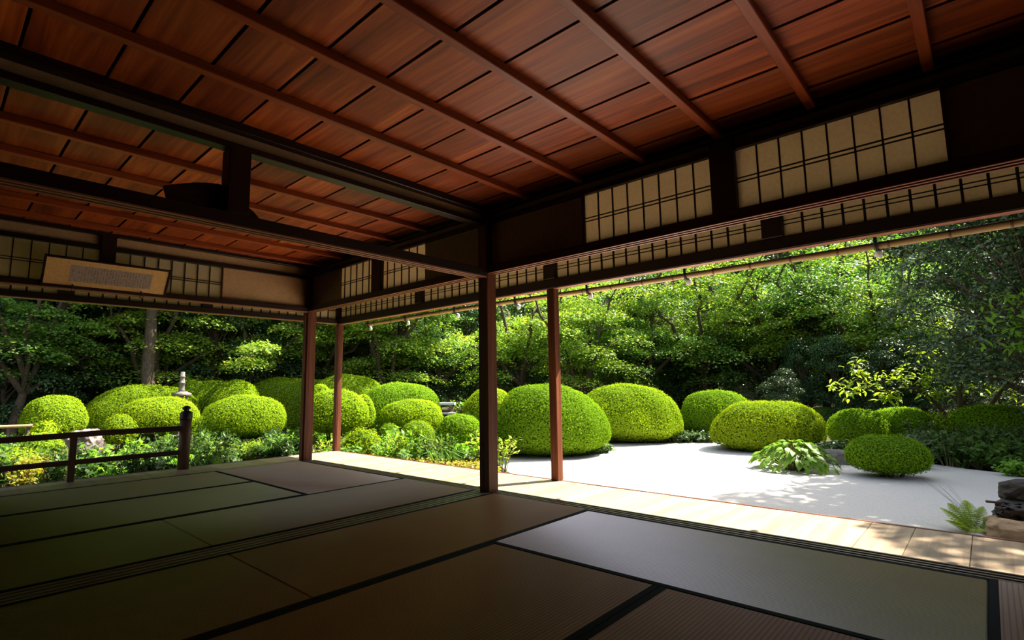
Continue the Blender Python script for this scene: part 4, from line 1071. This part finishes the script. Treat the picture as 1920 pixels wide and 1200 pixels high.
# flower bed beyond the front veranda
for k, (px, py, kind, s, mat, lab) in enumerate([
    (760, 868, 'bushy', 1.25, 'bright', 'upright bright-leaved plant at the front of the flower bed'), (735, 858, 'bushy', 1.0, 'bright', 'bright-leaved plant beside the upright one in the flower bed'),
    (800, 868, 'bushy', 1.0, 'under', 'blue-green leafy plant before the small azalea ball'), (835, 872, 'bushy', .95, 'under', 'blue-green leafy plant near the pale stepping stone'),
    (905, 870, 'bushy', 1.15, 'lime', 'pale leafy plant half hidden by the middle post'), (940, 880, 'bushy', 1.0, 'lime', 'pale flowering plant spilling towards the sand past the middle post'),
    (865, 835, 'bushy', 1.5, 'under', 'loose leafy shrub under the dark-fronted azalea ball'), (905, 800, 'bushy', 1.7, 'bright', 'loose bright shrub behind the middle post'),
    (870, 785, 'bushy', 1.9, 'bright', 'pale green loose shrub near the bench'), (600, 838, 'bushy', .8, 'bright', 'bright plant at the foot of the corner post'),
    (650, 848, 'blades', 1.0, 'under_y', 'yellowish grass tuft by the outer corner post'), (680, 858, 'blades', 1.0, 'under_y', 'yellow grass tuft in the flower bed'),
    (640, 838, 'bushy', .7, 'lime', 'lime plant beside the outer corner post')]):
    x, y = gp(px, py); plant(kind, k, x, y, s, mat, lab, 'flower bed plants')
for k in range(26):
    px = 690 + k * 9.5; py = 868 + k * 1.1 + rt.uniform(-6, 6); x, y = gp(px, py)
    plant('cover', k, x, y, rt.uniform(.38, .6), 'under_y', 'small yellow-orange ground cover plant along the veranda edge', 'yellow ground cover along the veranda')
for k in range(52):
    px = rt.uniform(595, 925); py = rt.uniform(822, 880); x, y = gp(px, py)
    if 700 < px < 830 and py < 852: continue
    plant(('bushy', 'cover', 'blades')[k % 3], k, x, y, rt.uniform(.7, 1.2), ('under', 'bright', 'under', 'lime')[k % 4], 'low leafy plant in the flower bed, ' + ('between the corner posts' if px < 640 else 'before the highest azalea crest' if px < 740 else 'before the small azalea balls' if px < 830 else 'next to the middle post'), 'filler plants of the flower bed')
# side garden below the railing
for k in range(125):
    px = rt.uniform(-40, 560); py = rt.uniform(838, 935 - px * 0.09)
    if 95 < px < 235 and py < 885: continue
    if px > 430 and py > 868: continue
    x, y = gp(px, py)
    if x > -4.25: x = -4.25 - rt.uniform(0, .4)
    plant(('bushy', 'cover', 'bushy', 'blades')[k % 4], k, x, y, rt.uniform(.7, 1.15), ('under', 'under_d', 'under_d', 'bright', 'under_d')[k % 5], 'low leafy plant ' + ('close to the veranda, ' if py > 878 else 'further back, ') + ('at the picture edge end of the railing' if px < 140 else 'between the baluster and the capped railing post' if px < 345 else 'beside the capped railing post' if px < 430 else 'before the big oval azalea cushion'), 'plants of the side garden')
for k, (px, py) in enumerate([(400, 868), (420, 862), (440, 860), (460, 858), (480, 855), (430, 850), (465, 848), (500, 846)]):
    x, y = gp(px, py); plant('blades', k, min(x, -4.2), y, rt.uniform(1.0, 1.3), 'lime', 'sunlit yellowish grass tuft beside the railing end post', 'sunlit grass tufts of the side garden')
for k, (px, py, s) in enumerate([(525, 850, .9), (540, 852, .7)]):
    x, y = gp(px, py); plant('bushy', k, min(x, -4.2), y, s, 'bright', ('larger', 'smaller')[k] + ' bright green plant by the veranda corner', 'bright plants by the veranda corner')
for k, (px, py) in enumerate([(40, 915), (60, 905), (80, 900)]):
    x, y = gp(px, py); plant('bushy', k, min(x, -4.3), y, .8, 'under_y', 'yellow-leaved plant low behind the railing, ' + ('at the picture edge', 'the middle one of three', 'close to the baluster')[k], 'yellow plants behind the railing')
# dark ground cover at the far right and along the foot of the mounds
for k in range(90):
    px = rt.uniform(1715, 1990); py = rt.uniform(838, 878 + (px - 1715) * 0.015); x, y = gp(px, py)
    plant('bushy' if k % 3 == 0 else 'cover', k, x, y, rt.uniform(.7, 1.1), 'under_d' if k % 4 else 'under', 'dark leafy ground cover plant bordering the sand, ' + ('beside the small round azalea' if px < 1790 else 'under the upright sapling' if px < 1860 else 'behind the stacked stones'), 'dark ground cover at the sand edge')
for k in range(46):
    px = 945 + k * 4.3; py = 853 + 8 * math.sin((px - 940) / 195 * 3.14) - 6; x, y = gp(px, py)
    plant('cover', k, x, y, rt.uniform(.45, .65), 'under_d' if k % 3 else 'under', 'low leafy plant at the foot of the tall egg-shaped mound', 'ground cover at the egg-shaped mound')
for k in range(30):
    px = 1140 + k * 6.6; py = 829 + rt.uniform(-3, 2); x, y = gp(px, py)
    plant('cover', k, x, y, rt.uniform(.55, .8), 'under_d', 'low leafy plant at the foot of the far mounds', 'ground cover at the far mounds')
for k in range(14):
    px = 1525 + k * 5; py = 853 + rt.uniform(-4, 6); x, y = gp(px, py)
    plant('cover', k, x, y, rt.uniform(.5, .8), 'under_d', 'low leafy plant between the hosta and the shaded mounds', 'ground cover behind the hosta')
for k in range(4):
    x, y = gp(1900 + k * 14, 893); plant('cover', k, x, y, .6, 'bright', 'bright small plant behind the stacked stones', 'bright plants behind the stacked stones')

# ------------------------------------------------------------------ curved sapling and bright sprays at the right
def spray_tree(name, label, cat, paths, radii, leaf_me, twigs, mat, seed, spread, base, n_per):
    root = empty(name, tuple(base)); tag(root, label, cat)
    tubes = [(np.array(p) - base, r_) for p, r_ in zip(paths, radii)]
    rg = random.Random(seed)
    tips = []
    for a, b in twigs:
        a = np.array(a) - base; b = np.array(b) - base
        tubes.append((np.stack([a, (a + b) / 2 + [0, 0, .03], b]), [.008, .006, .004])); tips.append((a, b))
    link('trunk', multi_tube('sapling_trunk', tubes, 7), M['bark'], root)
    for a, b in tips:
        for q in range(n_per):
            t = rg.uniform(.2, 1.08); p = a * (1 - t) + b * t
            p = p + np.array([rg.gauss(0, spread), rg.gauss(0, spread), rg.gauss(0, spread * .7)])
            link('leaf', leaf_me[q % len(leaf_me)], None, root, tuple(p), (rg.uniform(-.6, .6), rg.uniform(-.3, .6), rg.uniform(0, 6.28)), (rg.uniform(.75, 1.2),) * 3)
    return root
sl = [leaf_shape(0.15, 0.06, 0.3, .25), leaf_shape(0.13, 0.055, 0.5, .2)]
for m_ in sl: m_.materials.append(M['lime'])
dS = 10.6
A = lambda px, py, d=dS: at_depth(px, py, d)
main = [A(1776, 800), A(1768, 772), A(1752, 755), A(1735, 738), A(1718, 728), A(1690, 728), A(1662, 735), A(1640, 730), A(1618, 712)]
twigs = [(A(1718, 728), A(1740, 700)), (A(1718, 728), A(1770, 695)), (A(1690, 728), A(1690, 688)), (A(1690, 728), A(1712, 690)), (A(1662, 735), A(1655, 700)), (A(1640, 730), A(1610, 692)), (A(1618, 712), A(1605, 678)),
         (A(1618, 712), A(1562, 722)), (A(1640, 730), A(1580, 735)), (A(1662, 735), A(1670, 752)), (A(1690, 728), A(1655, 745)), (A(1735, 738), A(1762, 735)), (A(1735, 738), A(1752, 742))]
spray_tree('curved_sapling', 'young tree with a bent trunk and lime leaves leaning over the mounds', 'tree', [main], [np.linspace(.045, .012, 9)], sl, twigs, 'lime', 3, .085, A(1776, 800), 30)
bl = [leaf_shape(0.15, 0.05, 0.5, .25), leaf_shape(0.12, 0.045, 0.4, .2)]
for m_ in bl: m_.materials.append(M['bright'])
dB = 8.2
B = lambda px, py, d=dB: at_depth(px, py, d)
stem_ = [B(1990, 930), B(1985, 800), B(1970, 700), B(1940, 610), B(1920, 560)]
tw = [(B(1955, 650), B(1830, 640)), (B(1950, 630), B(1825, 605)), (B(1940, 610), B(1850, 575)), (B(1930, 580), B(1865, 545)), (B(1950, 640), B(1880, 650)), (B(1935, 590), B(1905, 545)), (B(1960, 670), B(1890, 620)), (B(1950, 640), B(1910, 600))]
spray_tree('bright_sapling', 'bright green narrow-leaved sapling leaning in at the picture edge', 'tree', [stem_], [np.linspace(.03, .01, 5)], bl, tw, 'bright', 4, .07, B(1990, 930), 20)
dC = 11.0
Cc = lambda px, py, d=dC: at_depth(px, py, d)
st2 = [Cc(1802, 800), Cc(1800, 740), Cc(1798, 690), Cc(1800, 640), Cc(1790, 600)]
st3 = [Cc(1835, 790), Cc(1868, 745), Cc(1890, 720), Cc(1930, 690)]
tw = [(Cc(1798, 690), Cc(1720, 668)), (Cc(1800, 660), Cc(1700, 655)), (Cc(1800, 640), Cc(1755, 590)), (Cc(1795, 610), Cc(1710, 590)), (Cc(1800, 700), Cc(1790, 740)), (Cc(1800, 720), Cc(1830, 725)), (Cc(1868, 745), Cc(1850, 720)), (Cc(1890, 720), Cc(1870, 700)), (Cc(1890, 720), Cc(1910, 745)), (Cc(1800, 650), Cc(1850, 600))]
spray_tree('upright_sapling', 'thin upright tree with yellow-green leaves before the dark camellia', 'tree', [st2, st3], [np.linspace(.055, .03, 5), np.linspace(.05, .03, 4)], sl, tw, 'lime', 5, .10, Cc(1802, 800), 22)
# bare twigs by the fern
tg = empty('bare_twigs', tuple(fern.location)); tag(tg, 'thin bare twigs rising over the fern', 'twigs')
for k in range(9):
    a = rt.uniform(1.6, 3.4); L = rt.uniform(.25, .5)
    link('twig', multi_tube('twig', [([(0.05, 0.1, -0.02), (0.05 + math.cos(a) * L * .4, .1 + math.sin(a) * L * .3, L * .5), (0.05 + math.cos(a) * L * .8, .1 + math.sin(a) * L * .5, L * .85)], [.0015, .0011, .0007])], 4), M['bark'], tg)
